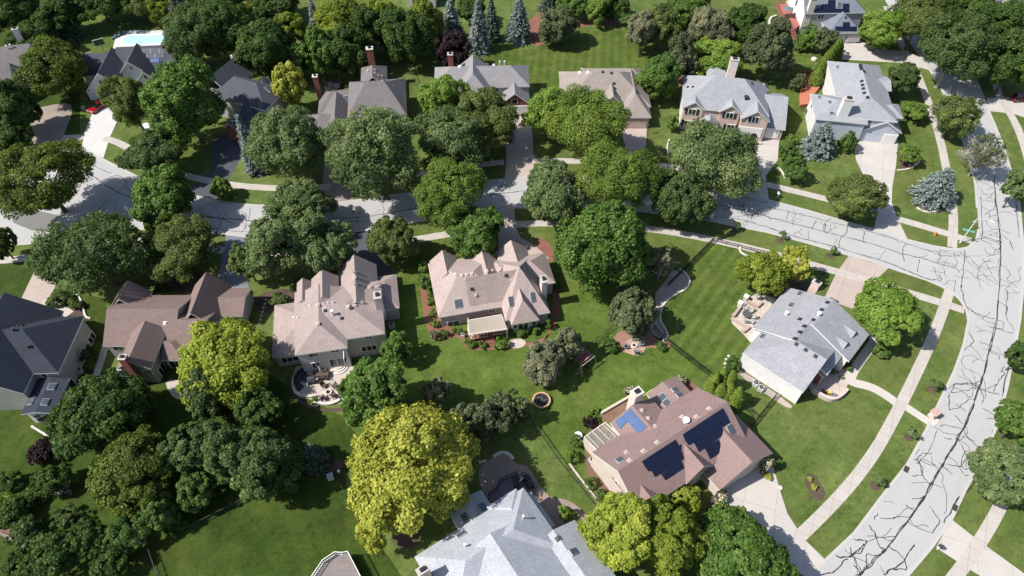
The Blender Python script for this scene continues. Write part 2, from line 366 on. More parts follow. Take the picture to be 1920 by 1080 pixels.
bed([(1230, 745), (1265, 706), (1285, 708), (1320, 735), (1300, 745), (1260, 725)], MULR)
bed([(1330, 930), (1400, 905), (1415, 945), (1370, 975), (1320, 965)], MULB)
bed([(1690, 305), (1678, 278), (1690, 272), (1720, 290), (1724, 302), (1705, 318), (1684, 320)], MULB)
bed([(1712, 370), (1735, 360), (1790, 385), (1770, 400), (1740, 398), (1715, 388)], MULB)
bed([(1470, 260), (1490, 262), (1512, 330), (1500, 342), (1480, 330), (1462, 300)], GB)
bed([(1555, 700), (1545, 690), (1580, 680), (1588, 700), (1570, 722), (1555, 720)], MULB)
bed([(1440, 540), (1480, 520), (1540, 535), (1500, 560), (1455, 565)], MULB)
bed([(995, 22), (1060, 28), (1080, 38), (1165, 30), (1165, 48), (1080, 48), (1010, 90), (990, 80)], MULR)
bed([(1260, 130), (1310, 135), (1320, 160), (1270, 165)], MULR)
bed([(80, 545), (150, 560), (160, 590), (170, 598), (140, 600), (90, 580)], MULB)
bed([(300, 480), (360, 500), (420, 530), (380, 560), (300, 540)], MULB)
bed([(470, 560), (520, 540), (560, 545), (540, 580), (490, 590)], MULB)
bed([(590, 870), (640, 855), (648, 880), (600, 888)], MULB)
bed([(1385, 690), (1488, 760), (1480, 768), (1440, 742), (1384, 702)], GRAV)
bed([(264, 240), (268, 230), (290, 230), (300, 236), (294, 246), (276, 251)], paving('white_gravel', (.72, .70, .69), .12), 2)
# tar lines sealing the road cracks
mb = MB(); cz = [0]
def crack(pts, w=.11, wob=.25, sub=5):
    p = W2(pts); q = []
    for i in range(len(p)-1):
        for k in range(sub):
            s = k/sub
            q.append((p[i][0]*(1-s)+p[i+1][0]*s + rnd.gauss(0, wob)*.5, p[i][1]*(1-s)+p[i+1][1]*s + rnd.gauss(0, wob)*.5))
    q.append(p[-1]); cz[0] = (cz[0] + 1) % 60
    q = smooth(q, 1, False)
    ribbon(mb, q, [max(.03, w*(.55+.9*rnd.random())) for _ in q], .027 + cz[0]*.0003)
def along(pts, off):                       # shift a pixel polyline sideways in metres
    w = W2(pts); L, R = strip2(w, 2*abs(off)); return [tuple(p) for p in (L if off > 0 else R)]
ctr2 = [(1864, 330), (1867, 380), (1873, 420), (1876, 460), (1876, 500), (1873, 550), (1868, 600), (1858, 650), (1845, 700), (1828, 750), (1808, 800), (1785, 840), (1762, 880), (1735, 930), (1700, 980), (1665, 1025), (1640, 1050), (1605, 1085)]
for k in range(3): crack(ctr2, .10, .22, 3)
crack(ctr2[7:15], .13, .25, 4)
for l, w in (([(1440, 407), (1490, 420), (1540, 433), (1590, 446), (1640, 459), (1690, 475), (1740, 488), (1790, 503)], .13),
             ([(1440, 388), (1500, 402), (1560, 417), (1620, 432), (1670, 445), (1700, 457), (1740, 470), (1800, 480)], .1),
             ([(1440, 427), (1500, 446), (1570, 464), (1630, 482), (1680, 498), (1730, 520), (1765, 528)], .14),
             ([(1330, 380), (1375, 390), (1420, 402), (1445, 408)], .12), ([(1370, 362), (1400, 372), (1440, 380)], .1), ([(1330, 405), (1380, 410), (1440, 425)], .1),
             ([(1838, 370), (1840, 395), (1842, 440), (1838, 450), (1860, 458)], .12), ([(1842, 374), (1866, 380), (1870, 390)], .08),
             ([(1895, 330), (1905, 380), (1908, 420), (1911, 445)], .1), ([(1810, 470), (1807, 500), (1803, 540)], .1),
             ([(1590, 423), (1586, 440), (1575, 445)], .1), ([(1620, 434), (1620, 455)], .1), ([(1698, 457), (1692, 472), (1695, 490)], .11), ([(1722, 487), (1720, 510)], .1),
             ([(1575, 446), (1573, 465)], .08), ([(1530, 415), (1522, 430)], .09), ([(1548, 420), (1545, 432)], .12), ([(1480, 395), (1475, 412)], .07),
             ([(1740, 470), (1765, 480), (1800, 480)], .08), ([(1750, 500), (1758, 520), (1765, 525), (1762, 515)], .1), ([(1760, 490), (1790, 500), (1800, 512)], .08),
             ([(1800, 535), (1806, 555), (1815, 580), (1835, 590), (1865, 598)], .12), ([(1865, 480), (1850, 475), (1845, 465)], .08), ([(1880, 440), (1895, 455), (1900, 470), (1893, 455)], .09),
             ([(1815, 622), (1825, 640), (1818, 648)], .12), ([(1835, 642), (1845, 645), (1862, 650)], .08), ([(1870, 565), (1890, 575), (1885, 590)], .09), ([(1890, 545), (1885, 590), (1900, 620)], .09),
             ([(1858, 660), (1875, 668), (1873, 675)], .08), ([(1850, 610), (1885, 622), (1900, 625)], .09), ([(1870, 600), (1882, 605), (1880, 618), (1868, 615)], .08),
             ([(1896, 645), (1890, 690), (1880, 740), (1868, 790), (1862, 815), (1855, 850), (1838, 880), (1825, 905), (1790, 945), (1770, 980)], .15),
             ([(1842, 860), (1825, 850), (1810, 845), (1800, 875), (1815, 880), (1835, 870)], .1), ([(1775, 870), (1800, 875), (1815, 860), (1800, 830), (1790, 822)], .1),
             ([(1782, 736), (1790, 720), (1815, 718)], .11), ([(1780, 735), (1805, 735), (1820, 745)], .1), ([(1780, 770), (1780, 738)], .11), ([(1820, 720), (1850, 735), (1875, 740)], .1),
             ([(1861, 735), (1872, 712), (1885, 700), (1875, 695), (1884, 688)], .1), ([(1840, 765), (1860, 775), (1870, 785), (1850, 785)], .1), ([(1795, 758), (1810, 772)], .08), ([(1790, 780), (1805, 795)], .09),
             ([(1757, 805), (1740, 850), (1718, 870)], .07), ([(1718, 862), (1730, 850), (1747, 850)], .1), ([(1718, 862), (1732, 880), (1728, 890), (1710, 892)], .1),
             ([(1770, 822), (1785, 823)], .1), ([(1760, 868), (1785, 890)], .09), ([(1698, 947), (1715, 960)], .1), ([(1742, 950), (1762, 975), (1748, 1000)], .1),
             ([(1645, 960), (1640, 975)], .09), ([(1628, 985), (1640, 1000), (1648, 1025), (1658, 1030)], .13), ([(1600, 1010), (1625, 1015), (1620, 1030), (1600, 1040), (1590, 1045)], .13), ([(1567, 1045), (1595, 1045), (1620, 1020)], .14), ([(1540, 1080), (1565, 1070), (1590, 1048)], .12),
             ([(1595, 1028), (1600, 1045), (1615, 1070)], .1), ([(1625, 1040), (1650, 1042), (1658, 1030)], .11), ([(1625, 1040), (1625, 1060), (1612, 1080)], .12), ([(1668, 1025), (1685, 1035), (1697, 1055), (1700, 1067)], .11), ([(1715, 1022), (1695, 1050), (1680, 1065), (1655, 1078)], .13), ([(1660, 1072), (1685, 1067), (1700, 1068)], .12), ([(1600, 1058), (1612, 1075)], .12),
             ([(355, 405), (400, 408), (440, 412), (480, 415)], .16), ([(360, 400), (420, 412), (438, 420)], .12), ([(375, 425), (410, 428), (422, 400), (430, 398)], .1), ([(440, 390), (462, 400), (460, 430)], .08), ([(380, 392), (385, 380), (400, 385), (410, 398)], .08), ([(470, 390), (465, 415), (480, 412)], .08), ([(390, 412), (388, 420)], .07), ([(355, 422), (410, 430), (480, 437)], .08),
             ([(165, 325), (195, 345), (225, 362), (258, 375)], .14), ([(170, 305), (190, 318), (210, 325)], .08), ([(180, 345), (200, 335), (220, 328), (238, 340), (235, 350)], .11), ([(215, 365), (232, 350), (258, 365)], .08), ([(110, 410), (160, 405), (200, 412)], .07), ([(215, 400), (225, 393), (240, 400), (235, 405), (258, 402)], .07), ([(190, 408), (195, 390)], .06),
             ([(640, 410), (680, 407), (740, 398), (780, 390)], .13), ([(650, 418), (700, 413), (760, 405)], .09), ([(660, 405), (665, 398), (660, 394)], .12), ([(690, 432), (700, 424), (720, 410)], .07), ([(655, 430), (690, 428)], .1),
             ([(915, 367), (945, 363), (985, 358)], .14), ([(938, 352), (942, 346), (952, 348), (955, 356)], .12), ([(930, 393), (960, 384), (990, 382)], .12), ([(943, 368), (942, 380)], .07),
             ([(1380, 370), (1385, 385), (1398, 393)], .09), ([(1390, 388), (1397, 384), (1408, 390), (1405, 398)], .09), ([(1410, 400), (1410, 412)], .1), ([(1335, 390), (1343, 392), (1343, 400)], .08), ([(1425, 390), (1426, 398), (1438, 400)], .07)):
    crack(l, w*1.05, .18, 4)
RP = W2(r1u + cor[:-1] + r2l + r2r + r2b + r1l)
def inside(x, y):
    c = False; n = len(RP)
    for i in range(n):
        (x1, y1), (x2, y2) = RP[i], RP[i-1]
        if (y1 > y) != (y2 > y) and x < (x2-x1)*(y-y1)/(y2-y1) + x1: c = not c
    return c
def wander(x, y, a, n, w, depth=0):
    q = [(x, y)]; a0 = a
    for k in range(n):
        a += rnd.gauss(0, .33) - .1*(a-a0); x += math.cos(a)*.42; y += math.sin(a)*.42
        if not inside(x+.5*math.cos(a), y+.5*math.sin(a)): break
        q.append((x, y))
        if depth < 2 and rnd.random() < .07: wander(x, y, a + rnd.choice((-1, 1))*rnd.uniform(.8, 1.6), int(n*.5), w*.85, depth+1)
    if len(q) > 3:
        cz[0] = (cz[0] + 1) % 60; q = smooth(q, 2, False); ribbon(mb, q, [max(.03, w*.85*(.5+.9*rnd.random())) for _ in q], .027 + cz[0]*.0003)
cw = W2(smooth(ctr2, 1, False)); c1 = W2([(1330, 388), (1400, 402), (1470, 420), (1540, 437), (1610, 455), (1680, 474), (1750, 492), (1800, 505)]); c3 = W2([(360, 412), (430, 416), (500, 416), (600, 410), (700, 400), (800, 388), (900, 368), (960, 360)]); c4 = W2([(150, 340), (200, 370), (250, 395), (180, 400)])
for line, n, w in ((cw, 62, .10), (c1, 26, .085), (c3, 14, .08), (c4, 8, .07)):
    for k in range(n):
        i = rnd.randrange(len(line)-1); t = rnd.random(); p, q = line[i], line[i+1]; an = math.atan2(q[1]-p[1], q[0]-p[0])
        o = rnd.choice((0, 0, rnd.uniform(-3.6, 3.6))); x = p[0]*(1-t)+q[0]*t - math.sin(an)*o; y = p[1]*(1-t)+q[1]*t + math.cos(an)*o
        wander(x, y, an + rnd.choice((-1, 1))*rnd.choice((1.57, 1.2, 1.9, .3)), rnd.randrange(5, 15), w*rnd.uniform(.7, 1.15))
for off in (-3.3, 3.2, -1.6):
    L_, R_ = strip2(cw, 2*abs(off)); ln = [tuple(p) for p in (L_ if off > 0 else R_)]
    for i0 in range(0, len(ln)-6, 8):
        if rnd.random() < .75: wander(*ln[i0], math.atan2(ln[i0+2][1]-ln[i0][1], ln[i0+2][0]-ln[i0][0]), 22, .08, 1)
struct('road_crack_seal', mb, paving('tar', (.035, .035, .04), .3))
# ================================================================ HOUSES
DBG = []; HS = []
class House:
    def __init__(s, name, label, axis, org, roofmat, wallmat, trim=None):
        s.o = Vector(P(*org)); s.o.z = 0
        s.e = empty(name, s.o, label, 'house')
        a = math.radians(axis); s.U = Vector((math.cos(a), math.sin(a), 0)); s.V = Vector((-math.sin(a), math.cos(a), 0)); s.a = a
        HS.append(s); s.w = []; s.rm = MB(); s.wmb = MB(); s.mats = []; s.rmats = [roofmat, trim or white]; s.wall = wallmat; s.k = 0; s.bvh = None
    def L(s, px, py, z):
        p = P(px, py, z) - s.o; return p.dot(s.U), p.dot(s.V)
    def G(s, u, v, z): return s.o + s.U*u + s.V*v + Vector((0, 0, z))
    def mi(s, m):
        if m not in s.mats: s.mats.append(m)
        return s.mats.index(m)
    def zray(s, px, py, v):                      # height where the sight line meets the plane v = const
        r = ray(px, py); k = (v - (CAM - s.o).dot(s.V))/r.dot(s.V); return CH + r.z*k
    def wing(s, ze, pts, r='u', ends='hh', rp=None, at='mid', pitch=None, ext={}, oh=.32, wm=None, tri=None, th=.22, ik=1.0):
        s.k += 1; ze += .006*s.k; oh += .004*s.k
        q = [s.L(*p, ze) for p in pts]
        u0, u1 = min((a for a, b in q), default=0), max((a for a, b in q), default=0); v0, v1 = min((b for a, b in q), default=0), max((b for a, b in q), default=0)
        if 'u1' in ext: u1 = u0 + ext['u1']
        if 'u0' in ext: u0 = u1 - ext['u0']
        if 'v1' in ext: v1 = v0 + ext['v1']
        if 'v0' in ext: v0 = v1 - ext['v0']
        if 'dv0' in ext: v0 += ext['dv0']
        if 'dv1' in ext: v1 += ext['dv1']
        if 'du0' in ext: u0 += ext['du0']
        if 'du1' in ext: u1 += ext['du1']
        if 'U' in ext: u0, u1 = ext['U']
        if 'V' in ext: v0, v1 = ext['V']
        hs = ((v1-v0) if r == 'u' else (u1-u0))/2
        if rp and pitch and r == 'u':            # depth from the ridge line and the slope
            hs = min(np.arange(1.5, 12, .02), key=lambda q: abs(s.zray(*rp, v0+q) - ze - pitch*q)); v1 = v0 + 2*hs
        if pitch is None:
            vr = {'mid': (v0+v1)/2, 'v0': v0, 'v1': v1, 'apex': v0+hs}[at]
            pitch = (s.zray(*rp, vr) - ze)/hs
        DBG.append((s.e.name, s.k, round(pitch, 2), round(u1-u0, 1), round(v1-v0, 1)))
        pitch = max(.12, min(1.5, pitch)); rise = pitch*hs
        if r == 'u': A0, A1, B0, B1 = u0, u1, v0, v1; T = lambda a, b, z: s.G(a, b, z)
        else: A0, A1, B0, B1 = v0, v1, -u1, -u0; T = lambda a, b, z: s.G(-b, a, z)
        bm_ = (B0+B1)/2; i0 = hs*ik if ends[0] == 'h' else 0; i1 = hs*ik if ends[1] == 'h' else 0
        if i0+i1 > A1-A0-.05: k = (A1-A0)/(i0+i1); i0 *= k; i1 *= k
        pyr = A1-A0-i0-i1 < .1
        c = [(A0, B0, ze), (A1, B0, ze), (A1, B1, ze), (A0, B1, ze), (A0+i0, bm_, ze+rise), (A1-i1, bm_, ze+rise)]
        if pyr: fs = [(0, 1, 4), (1, 2, 4), (2, 3, 4), (3, 0, 4)]; c = c[:5]
        else:
            fs = [(0, 1, 5, 4), (2, 3, 4, 5)]
            if i1: fs.append((1, 2, 5))
            if i0: fs.append((3, 0, 4))
        n = len(c); vs = [T(*p) for p in c] + [T(p[0], p[1], p[2]-th) for p in c]
        s.rm.add(vs, fs, 0)
        bot = [tuple(reversed([i+n for i in f])) for f in fs]
        ed = {}
        for f in fs:
            for i in range(len(f)):
                a, b = f[i], f[(i+1) % len(f)]; ed[(a, b)] = 1
        rim = [(b, a, a+n, b+n) for (a, b) in ed if (b, a) not in ed]
        s.rm.add(vs, bot + rim, 1)
        # walls
        a0, a1, b0, b1 = A0+oh, A1-oh, B0+oh, B1-oh
        zt = ze + oh*pitch - th - .02; zp = ze + rise - th - .02
        names = ('v0', 'v1', 'u0', 'u1') if r == 'u' else ('u1', 'u0', 'v0', 'v1')
        wm = wm or {}; g = lambda nme: s.mi(wm.get(nme, wm.get('*', s.wall)))
        s.wmb.add([T(a0, b0, -.1), T(a1, b0, -.1), T(a1, b0, zt), T(a0, b0, zt)], [(0, 1, 2, 3)], g(names[0]))
        s.wmb.add([T(a1, b1, -.1), T(a0, b1, -.1), T(a0, b1, zt), T(a1, b1, zt)], [(0, 1, 2, 3)], g(names[1]))
        for a, nm, e, fl in ((a0, names[2], ends[0], 0), (a1, names[3], ends[1], 1)):
            pl = [T(a, b1, -.1), T(a, b0, -.1), T(a, b0, zt)] + ([T(a, bm_, zp)] if e == 'g' else []) + [T(a, b1, zt)]
            if fl: pl = pl[::-1]
            s.wmb.add(pl, [tuple(range(len(pl)))], g(nm))
        w = dict(u0=u0, u1=u1, v0=v0, v1=v1, oh=oh, ze=ze, rise=rise, pitch=pitch); s.w.append(w); return w
    def face(s, w, f):
        if f[0] == 'v': n = s.V*(-1 if f == 'v0' else 1); d = (w['v0']+w['oh']) if f == 'v0' else (w['v1']-w['oh']); p = s.o + s.V*d
        else: n = s.U*(-1 if f == 'u0' else 1); d = (w['u0']+w['oh']) if f == 'u0' else (w['u1']-w['oh']); p = s.o + s.U*d
        return p, n
    def win(s, w, f, px, py, ww, hh, kind='window', n=2, shut=None, zc=None, frame=None, pane=None):
        p0, nn = s.face(w, f); r = ray(px, py); k = (p0-CAM).dot(nn)/r.dot(nn); c = CAM + r*k
        if zc is not None: c.z = zc
        c.z = max(c.z, hh/2 + .03)
        x = Vector((0, 0, 1)).cross(nn); R = Matrix((x, nn, Vector((0, 0, 1)))).transposed()
        fm = MB(); t = .1
        fm.box(c + nn*.03, (ww+2*t, .1, hh+2*t), mat=R)
        if kind == 'garage_door':
            o = fm.build('garage_door', frame or white, s.e); d = MB()
            for i in range(4): d.box(c + nn*.095 + Vector((0, 0, (i-1.5)*hh/4)), (ww, .05, hh/4-.04), mat=R)
            d.build('door_panel', pane or white, o); return o
        o = fm.build('window' if kind == 'window' else 'door', frame or white, s.e)
        d = MB()
        for i in range(n): d.box(c + nn*.085 + x*((i-(n-1)/2)*ww/n), (ww/n-.12, .03, hh-.04), mat=R)
        d.build('pane', pane or PANE, o)
        if shut:
            for sg in (-1, 1):
                b = MB(); b.box(c + nn*.05 + x*sg*(ww/2+t+.28), (.5, .1, hh+.1), mat=R); b.build('shutter', shut, o)
        return o
    def finish(s, wname='wall'):
        s.roof = s.rm.build('roof', s.rmats, s.e)
        s.wo = s.wmb.build('wall', s.mats, s.e)
        fs = [f for f, m in zip(s.rm.f, s.rm.m) if m == 0]
        s.bvh = BVHTree.FromPolygons([Vector(v) for v in s.rm.v], fs)
    def hit(s, px, py):
        r = ray(px, py).normalized(); l, n, i, d = s.bvh.ray_cast(CAM, r)
        if l is None: return P(px, py, 4.0), Vector((0, 0, 1))
        return l, (n if n.z > 0 else -n)
    def basis(s, n):
        t = Vector((0, 0, 1)).cross(n); t = t.normalized() if t.length > .05 else s.U
        return Matrix((t, n.cross(t), n)).transposed()
    def vents(s, pts, mat, d=.42, h=.22):
        for q in pts:
            l, n = s.hit(*q[:2]); R = s.basis(n); b = MB()
            b.box(l + n*h/2, (d, d, h), mat=R); b.box(l + n*.02, (d+.24, d+.24, .05), mat=R)
            b.build('roof_vent', mat, s.roof)
    def pipes(s, pts, mat, h=.7, r=.09):
        for q in pts:
            l, n = s.hit(*q); b = MB(); b.tube(l - Vector((0, 0, .2)), l + Vector((0, 0, h)), r); b.tube(l+Vector((0, 0, h)), l+Vector((0, 0, h+.12)), r*1.7)
            b.build('vent_pipe', mat, s.roof)
    def skylight(s, px, py, w, h):
        l, n = s.hit(px, py); R = s.basis(n); b = MB(); b.box(l + n*.07, (w+.14, h+.14, .2), mat=R)
        b.box(l + n*.19, (w, h, .06), mat=R, mi=1); b.build('skylight', [SKYF, SKYL], s.roof)
    def panels(s, quads, mat, cols=1, rws=1, frame=None):
        c = [sum(p[i] for q in quads for p in q)/sum(len(q) for q in quads) for i in (0, 1)]
        l, n = s.hit(*quads[0][0]); l2, n = s.hit(sum(p[0] for p in quads[0])/4, sum(p[1] for p in quads[0])/4)
        for q in quads:
            pt = []
            for p in q:
                r = ray(*p); k = (l2-CAM).dot(n)/r.dot(n); pt.append(CAM + r*k)
            b = MB(); vs = [p + n*.06 for p in pt] + [p + n*.13 for p in pt]
            b.add(vs, [(3, 2, 1, 0), (0, 1, 5, 4), (1, 2, 6, 5), (2, 3, 7, 6), (3, 0, 4, 7), (4, 5, 6, 7)])
            o = b.build('solar_panel', mat, s.roof)
            # straighten the texture grid: unit square per panel
            l_ = o.data.uv_layers[0].data; f = o.data.polygons[5]; cc = [(0, 0), (q[0][2] if len(q[0]) > 2 else cols, 0), (cols, rws), (0, rws)]
            for li, uvv in zip(f.loop_indices, [(0, 0), (cols, 0), (cols, rws), (0, rws)]): l_[li].uv = uvv
    def chimney(s, px, py, w, d, ztop, mat, cap=None, ground=False, capm=None, roof=True, zb=None):
        if ground: l = P(px, py)
        elif zb is not None: l = P(px, py, zb)
        else: l, _ = s.hit(px, py)
        z0 = -.05 if ground else (zb-3 if zb is not None else l.z-1.5)
        b = MB(); b.box((l.x, l.y, (z0+ztop)/2), (w, d, ztop-z0), s.a)
        o = b.build('chimney', mat, s.roof)
        b = MB(); b.box((l.x, l.y, ztop+.09), (w+.14, d+.14, .16), s.a); b.box((l.x, l.y, ztop+.32), (w*.5, d*.5, .28), s.a, 1)
        b.build('chimney_cap', [capm or CAPS, black], s.roof)
SOLAR = None
def solar(name, col, line):
    m, t, b = nt(name); uv = N(t, 'ShaderNodeUVMap').outputs[0]
    br = N(t, 'ShaderNodeTexBrick', offset=0.0); t.links.new(uv, br.inputs['Vector'])
    br.inputs['Color1'].default_value = (*col, 1); br.inputs['Color2'].default_value = (*sc(col, 1.25), 1); br.inputs['Mortar'].default_value = (*line, 1)
    br.inputs['Scale'].default_value = 1; br.inputs['Mortar Size'].default_value = .03; br.inputs['Brick Width'].default_value = 1; br.inputs['Row Height'].default_value = 1
    t.links.new(br.outputs['Color'], b.inputs['Base Color']); b.inputs['Roughness'].default_value = .25; b.inputs['Specular IOR Level'].default_value = .5
    MATS[name] = m; return m
SOLD = solar('solar_dark', (.008, .011, .03), (.015, .02, .045)); SOLB = solar('solar_blue', (.06, .11, .24), (.10, .155, .28))
SOLG = solar('solar_gray', (.05, .065, .09), (.35, .37, .4))
S_A = shingle('shingle_rose', (0.419, 0.335, 0.307)); S_B = shingle('shingle_tan', (0.365, 0.293, 0.272)); S_C = shingle('shingle_brown', (0.223, 0.161, 0.145))
S_D = shingle('shingle_navy', (.04, .048, .065)); S_E = shingle('shingle_gray', (0.323, 0.327, 0.351)); S_F = shingle('shingle_mauve', (0.277, 0.191, 0.178), .05, .08)
S_G = shingle('shingle_pale', (0.406, 0.424, 0.458)); S_I = shingle('shingle_silver', (0.323, 0.334, 0.356)); S_L = shingle('shingle_beige', (0.312, 0.269, 0.243))
S_M = shingle('shingle_lilac', (0.267, 0.255, 0.263)); S_N = shingle('shingle_taupe', (0.184, 0.169, 0.169)); S_O = shingle('shingle_slate', (.085, .09, .11)); S_Q = shingle('shingle_dark', (.085, .09, .11))
BRK = rows('red_brick', (.24, .085, .06), .075, .22, .25, 1.5, .008, .9); BRKP = rows('pink_brick', (.58, .44, .39), .075, .22, .12, 1.1, .008, .9)
SIDW = rows('white_siding', (0.720, 0.711, 0.702), .18, 9, .02, .8); SIDG = rows('gray_siding', (.40, .41, .41), .18, 9, .03, .75); SIDC = rows('cream_siding', (.62, .54, .47), .2, 9, .03, .85)
SIDT = rows('taupe_siding', (.36, .345, .32), .2, 9, .03, .8); STUC = plain('stucco', (.44, .41, .385), .9, .08); STUP = plain('pale_stucco', (.56, .53, .50), .9, .08); SIDB = rows('pale_blue_siding', (.50, .54, .62), .18, 9, .02, .8)
CAPS = plain('cap_concrete', (.46, .42, .39), .85, .08); CRM = plain('cream_chimney', (.66, .58, .52), .85, .08); VT = plain('rose_vent', (.50, .42, .38), .6, .1); VD = plain('dark_vent', (.03, .03, .035), .6, .1)
shutm = plain('dark_shutter', (.03, .025, .025), .6, .1)

# --- rose roofed house with the pergola (middle of the photo)
h = House('ranch_house', 'rose shingle roofed house with cream slatted pergola over its back deck', 0, (900, 600), S_A, STUC)
p, q = P(822, 596, 3), P(951, 573.5, 3); ang = math.degrees(math.atan2(q.y-p.y, q.x-p.x))
h.a = math.radians(ang); h.U = Vector((math.cos(h.a), math.sin(h.a), 0)); h.V = Vector((-math.sin(h.a), math.cos(h.a), 0))
a1 = h.wing(3.0, [(821.8, 595.9), (951, 573.5), (804.3, 493.8)], 'u', 'hh', rp=(873, 511), ik=.72)
a2 = h.wing(3.0, [(943, 600), (1022, 588), (997, 479)], 'u', 'hh', rp=(955, 503), ext={'du0': .4}, ik=.6)
h.wing(3.0, [(957, 601), (1010, 594), (984, 605)], 'v', 'hn', rp=(979, 562), at='apex', ext={'v1': 7}, oh=.5, wm={'*': STUP})
u_ = a2['u0']; vm_ = (a2['v0']+a2['v1'])/2; hh_ = a2['ze'] + a2['rise'] - 3.05; k_ = vm_ - a1['v0'] - .6
h.wing(3.05, [], 'u', 'nn', pitch=hh_/k_, ext={'U': (u_-5.2, u_+4.5), 'V': (vm_-k_, vm_+k_)})
h.wing(3.0, [(806, 493), (857.8, 485)], 'v', 'ng', rp=(830, 476), at='v1', pitch=.95, ext={'v0': 5, 'dv1': .4})
h.wing(3.0, [(877, 486), (927.8, 477)], 'v', 'ng', pitch=.95, ext={'v0': 6, 'dv1': .8})
h.wing(3.0, [(931, 479), (989, 471)], 'v', 'ng', pitch=.9, ext={'v0': 7, 'dv1': .8})
h.wing(3.05, [(1022, 473), (1037.7, 530.7)], 'u', 'nh', rp=(1008, 487), ext={'u0': 9})
h.finish()
h.vents([(855, 515), (866, 516.5), (875.5, 515), (884.5, 513.5), (912.5, 509), (924, 507.5), (937, 505.5)], VT)
h.vents([(885, 542), (949, 516.5), (976.5, 502.5)], VD, .3); h.vents([(892, 553), (959, 524.5)], VT, .35)
h.skylight(859, 569.5, 1.1, 1.3); h.skylight(957.5, 565, .6, 1.5); h.skylight(998.5, 557, .6, 1.5)
h.chimney(1018, 551, .9, 1.5, 6.6, CRM, zb=3.0)
h.win(a1, 'v0', 850.5, 609, 1.9, 1.0); h.win(a1, 'v0', 922, 583, 1.0, .5)
for x, y in ((965, 610), (976, 611), (986, 609.5), (1001, 604)): h.win(h.w[2], 'v0', x, y, .75, 1.3, n=1)
# --- tan hip roofed house with the curved patio
h = House('two_storey_house', 'tan hip roofed house beside the round patio with curved sofa', 0, (640, 660), S_B, STUC)
p, q = P(552.5, 666.7, 5.4), P(651.7, 652, 5.4); h.a = math.atan2(q.y-p.y, q.x-p.x); h.U = Vector((math.cos(h.a), math.sin(h.a), 0)); h.V = Vector((-math.sin(h.a), math.cos(h.a), 0))
b2 = h.wing(5.4, [(552.5, 548), (651.7, 634.6), (719.8, 625.9), (715, 542)], 'u', 'hh', rp=(640, 570))
b1 = h.wing(5.4, [(552.5, 666.7), (651.7, 652.1)], 'v', 'hn', rp=(596, 607), at='apex', ext={'v1': 12}, wm={'*': STUP})
b3 = h.wing(3.2, [(514.6, 572.4), (510.7, 667.6), (551.5, 663.8)], 'u', 'hn', rp=(548, 596), ext={'du1': 3})
h.wing(5.4, [(556.4, 541), (583.6, 532.5)], 'v', 'ng', pitch=.95, ext={'v0': 4, 'dv1': .6})
h.wing(5.4, [(583.6, 537), (634, 527)], 'v', 'ng', pitch=.95, ext={'v0': 4.6, 'dv1': 1.2})
h.wing(4.4, [(634, 530), (707, 516)], 'v', 'ng', pitch=.95, ext={'v0': 7.6, 'dv1': 2.5})
b7 = h.wing(3.2, [(743, 514), (748, 577.2)], 'u', 'nh', rp=(712, 536), ext={'u0': 12})
h.finish()
o_ = (500, 480); z_ = lambda L_, k=5.143, o=o_: [(o[0]+x/k, o[1]+y/k) for x, y in L_]
h.vents(z_([(495, 475), (545, 465), (590, 460), (635, 455), (785, 490), (850, 480), (265, 600), (300, 597), (850, 155), (850, 210), (855, 270), (995, 305), (1068, 297)]), VT)
h.vents(z_([(815, 505), (565, 528), (725, 600)]), VD, .28); h.vents(z_([(495, 655), (420, 478), (925, 450), (1130, 272)]), VT, .36)
h.pipes(z_([(640, 570)]), white, 1.0, .16)
h.chimney(711.5, 571, 1.1, 1.4, 8.4, CRM, zb=6.2)
h.win(b1, 'v0', 588, 665, 1.5, .7); h.win(b1, 'v0', 628, 657, 1.3, .6)
h.win(b1, 'v0', 632, 679, 2.1, 1.9, kind='door'); h.win(b1, 'v0', 593, 684, 1.2, 1.2); h.win(b1, 'u1', 646, 672, 1.2, 1.6)
h.win(b2, 'v0', 690, 631.5, 1.2, .7); h.win(b2, 'v0', 692, 652, 2.4, 1.2, n=3); h.win(b3, 'v0', 544, 673, 2.6, 1.1, n=3)
# --- brown roofed house
h = House('two_storey_house', 'brown roofed house with a tall red brick chimney at its back gable', 0, (280, 640), S_C, SIDT)
wmG = {'*': SIDT}
c1 = h.wing(3.3, [(192.2, 648.9), (320, 648.6), (285.6, 553.3)], 'u', 'gg', rp=(257, 578.9), ext={'du1': .6})
c2 = h.wing(3.3, [(320, 648.6), (384, 648.4)], 'u', 'ng', rp=(352, 599), pitch=.56, ext={'du0': -2})
c3 = h.wing(3.0, [(409, 587), (455, 593), (467.8, 540)], 'u', 'ng', rp=(425, 557.8), ext={'du0': -2})
h.wing(3.0, [(360, 548), (433, 540)], 'v', 'ng', pitch=1.1, ext={'v0': 8, 'dv1': .6})
h.wing(3.3, [(213, 563), (284, 550)], 'v', 'ng', pitch=1.0, ext={'v0': 3.6, 'dv1': .4})
c6 = h.wing(4.2, [(217.8, 691), (283, 692)], 'v', 'gn', pitch=.8, ext={'v1': 7.5})
c7 = h.wing(2.7, [(301, 675.6), (345.6, 675.6)], 'u', 'nh', pitch=.55, ext={'v1': 5})
h.finish()
h.vents([(309.5, 606)], white, .3)
h.chimney(268, 720, 1.0, .9, 7.2, BRK, ground=True)
h.win(c6, 'v0', 277, 697, 1.2, 1.2); h.win(c6, 'v0', 233, 699, 1.3, 1.6); h.win(c6, 'u1', 305, 695, 1.6, 1.9)
h.win(c1, 'v0', 222, 652, 1.6, 1.0); h.win(c7, 'v0', 330, 683, 1.8, 1.7, kind='door'); h.win(c2, 'v0', 342, 652, 2.0, .7)
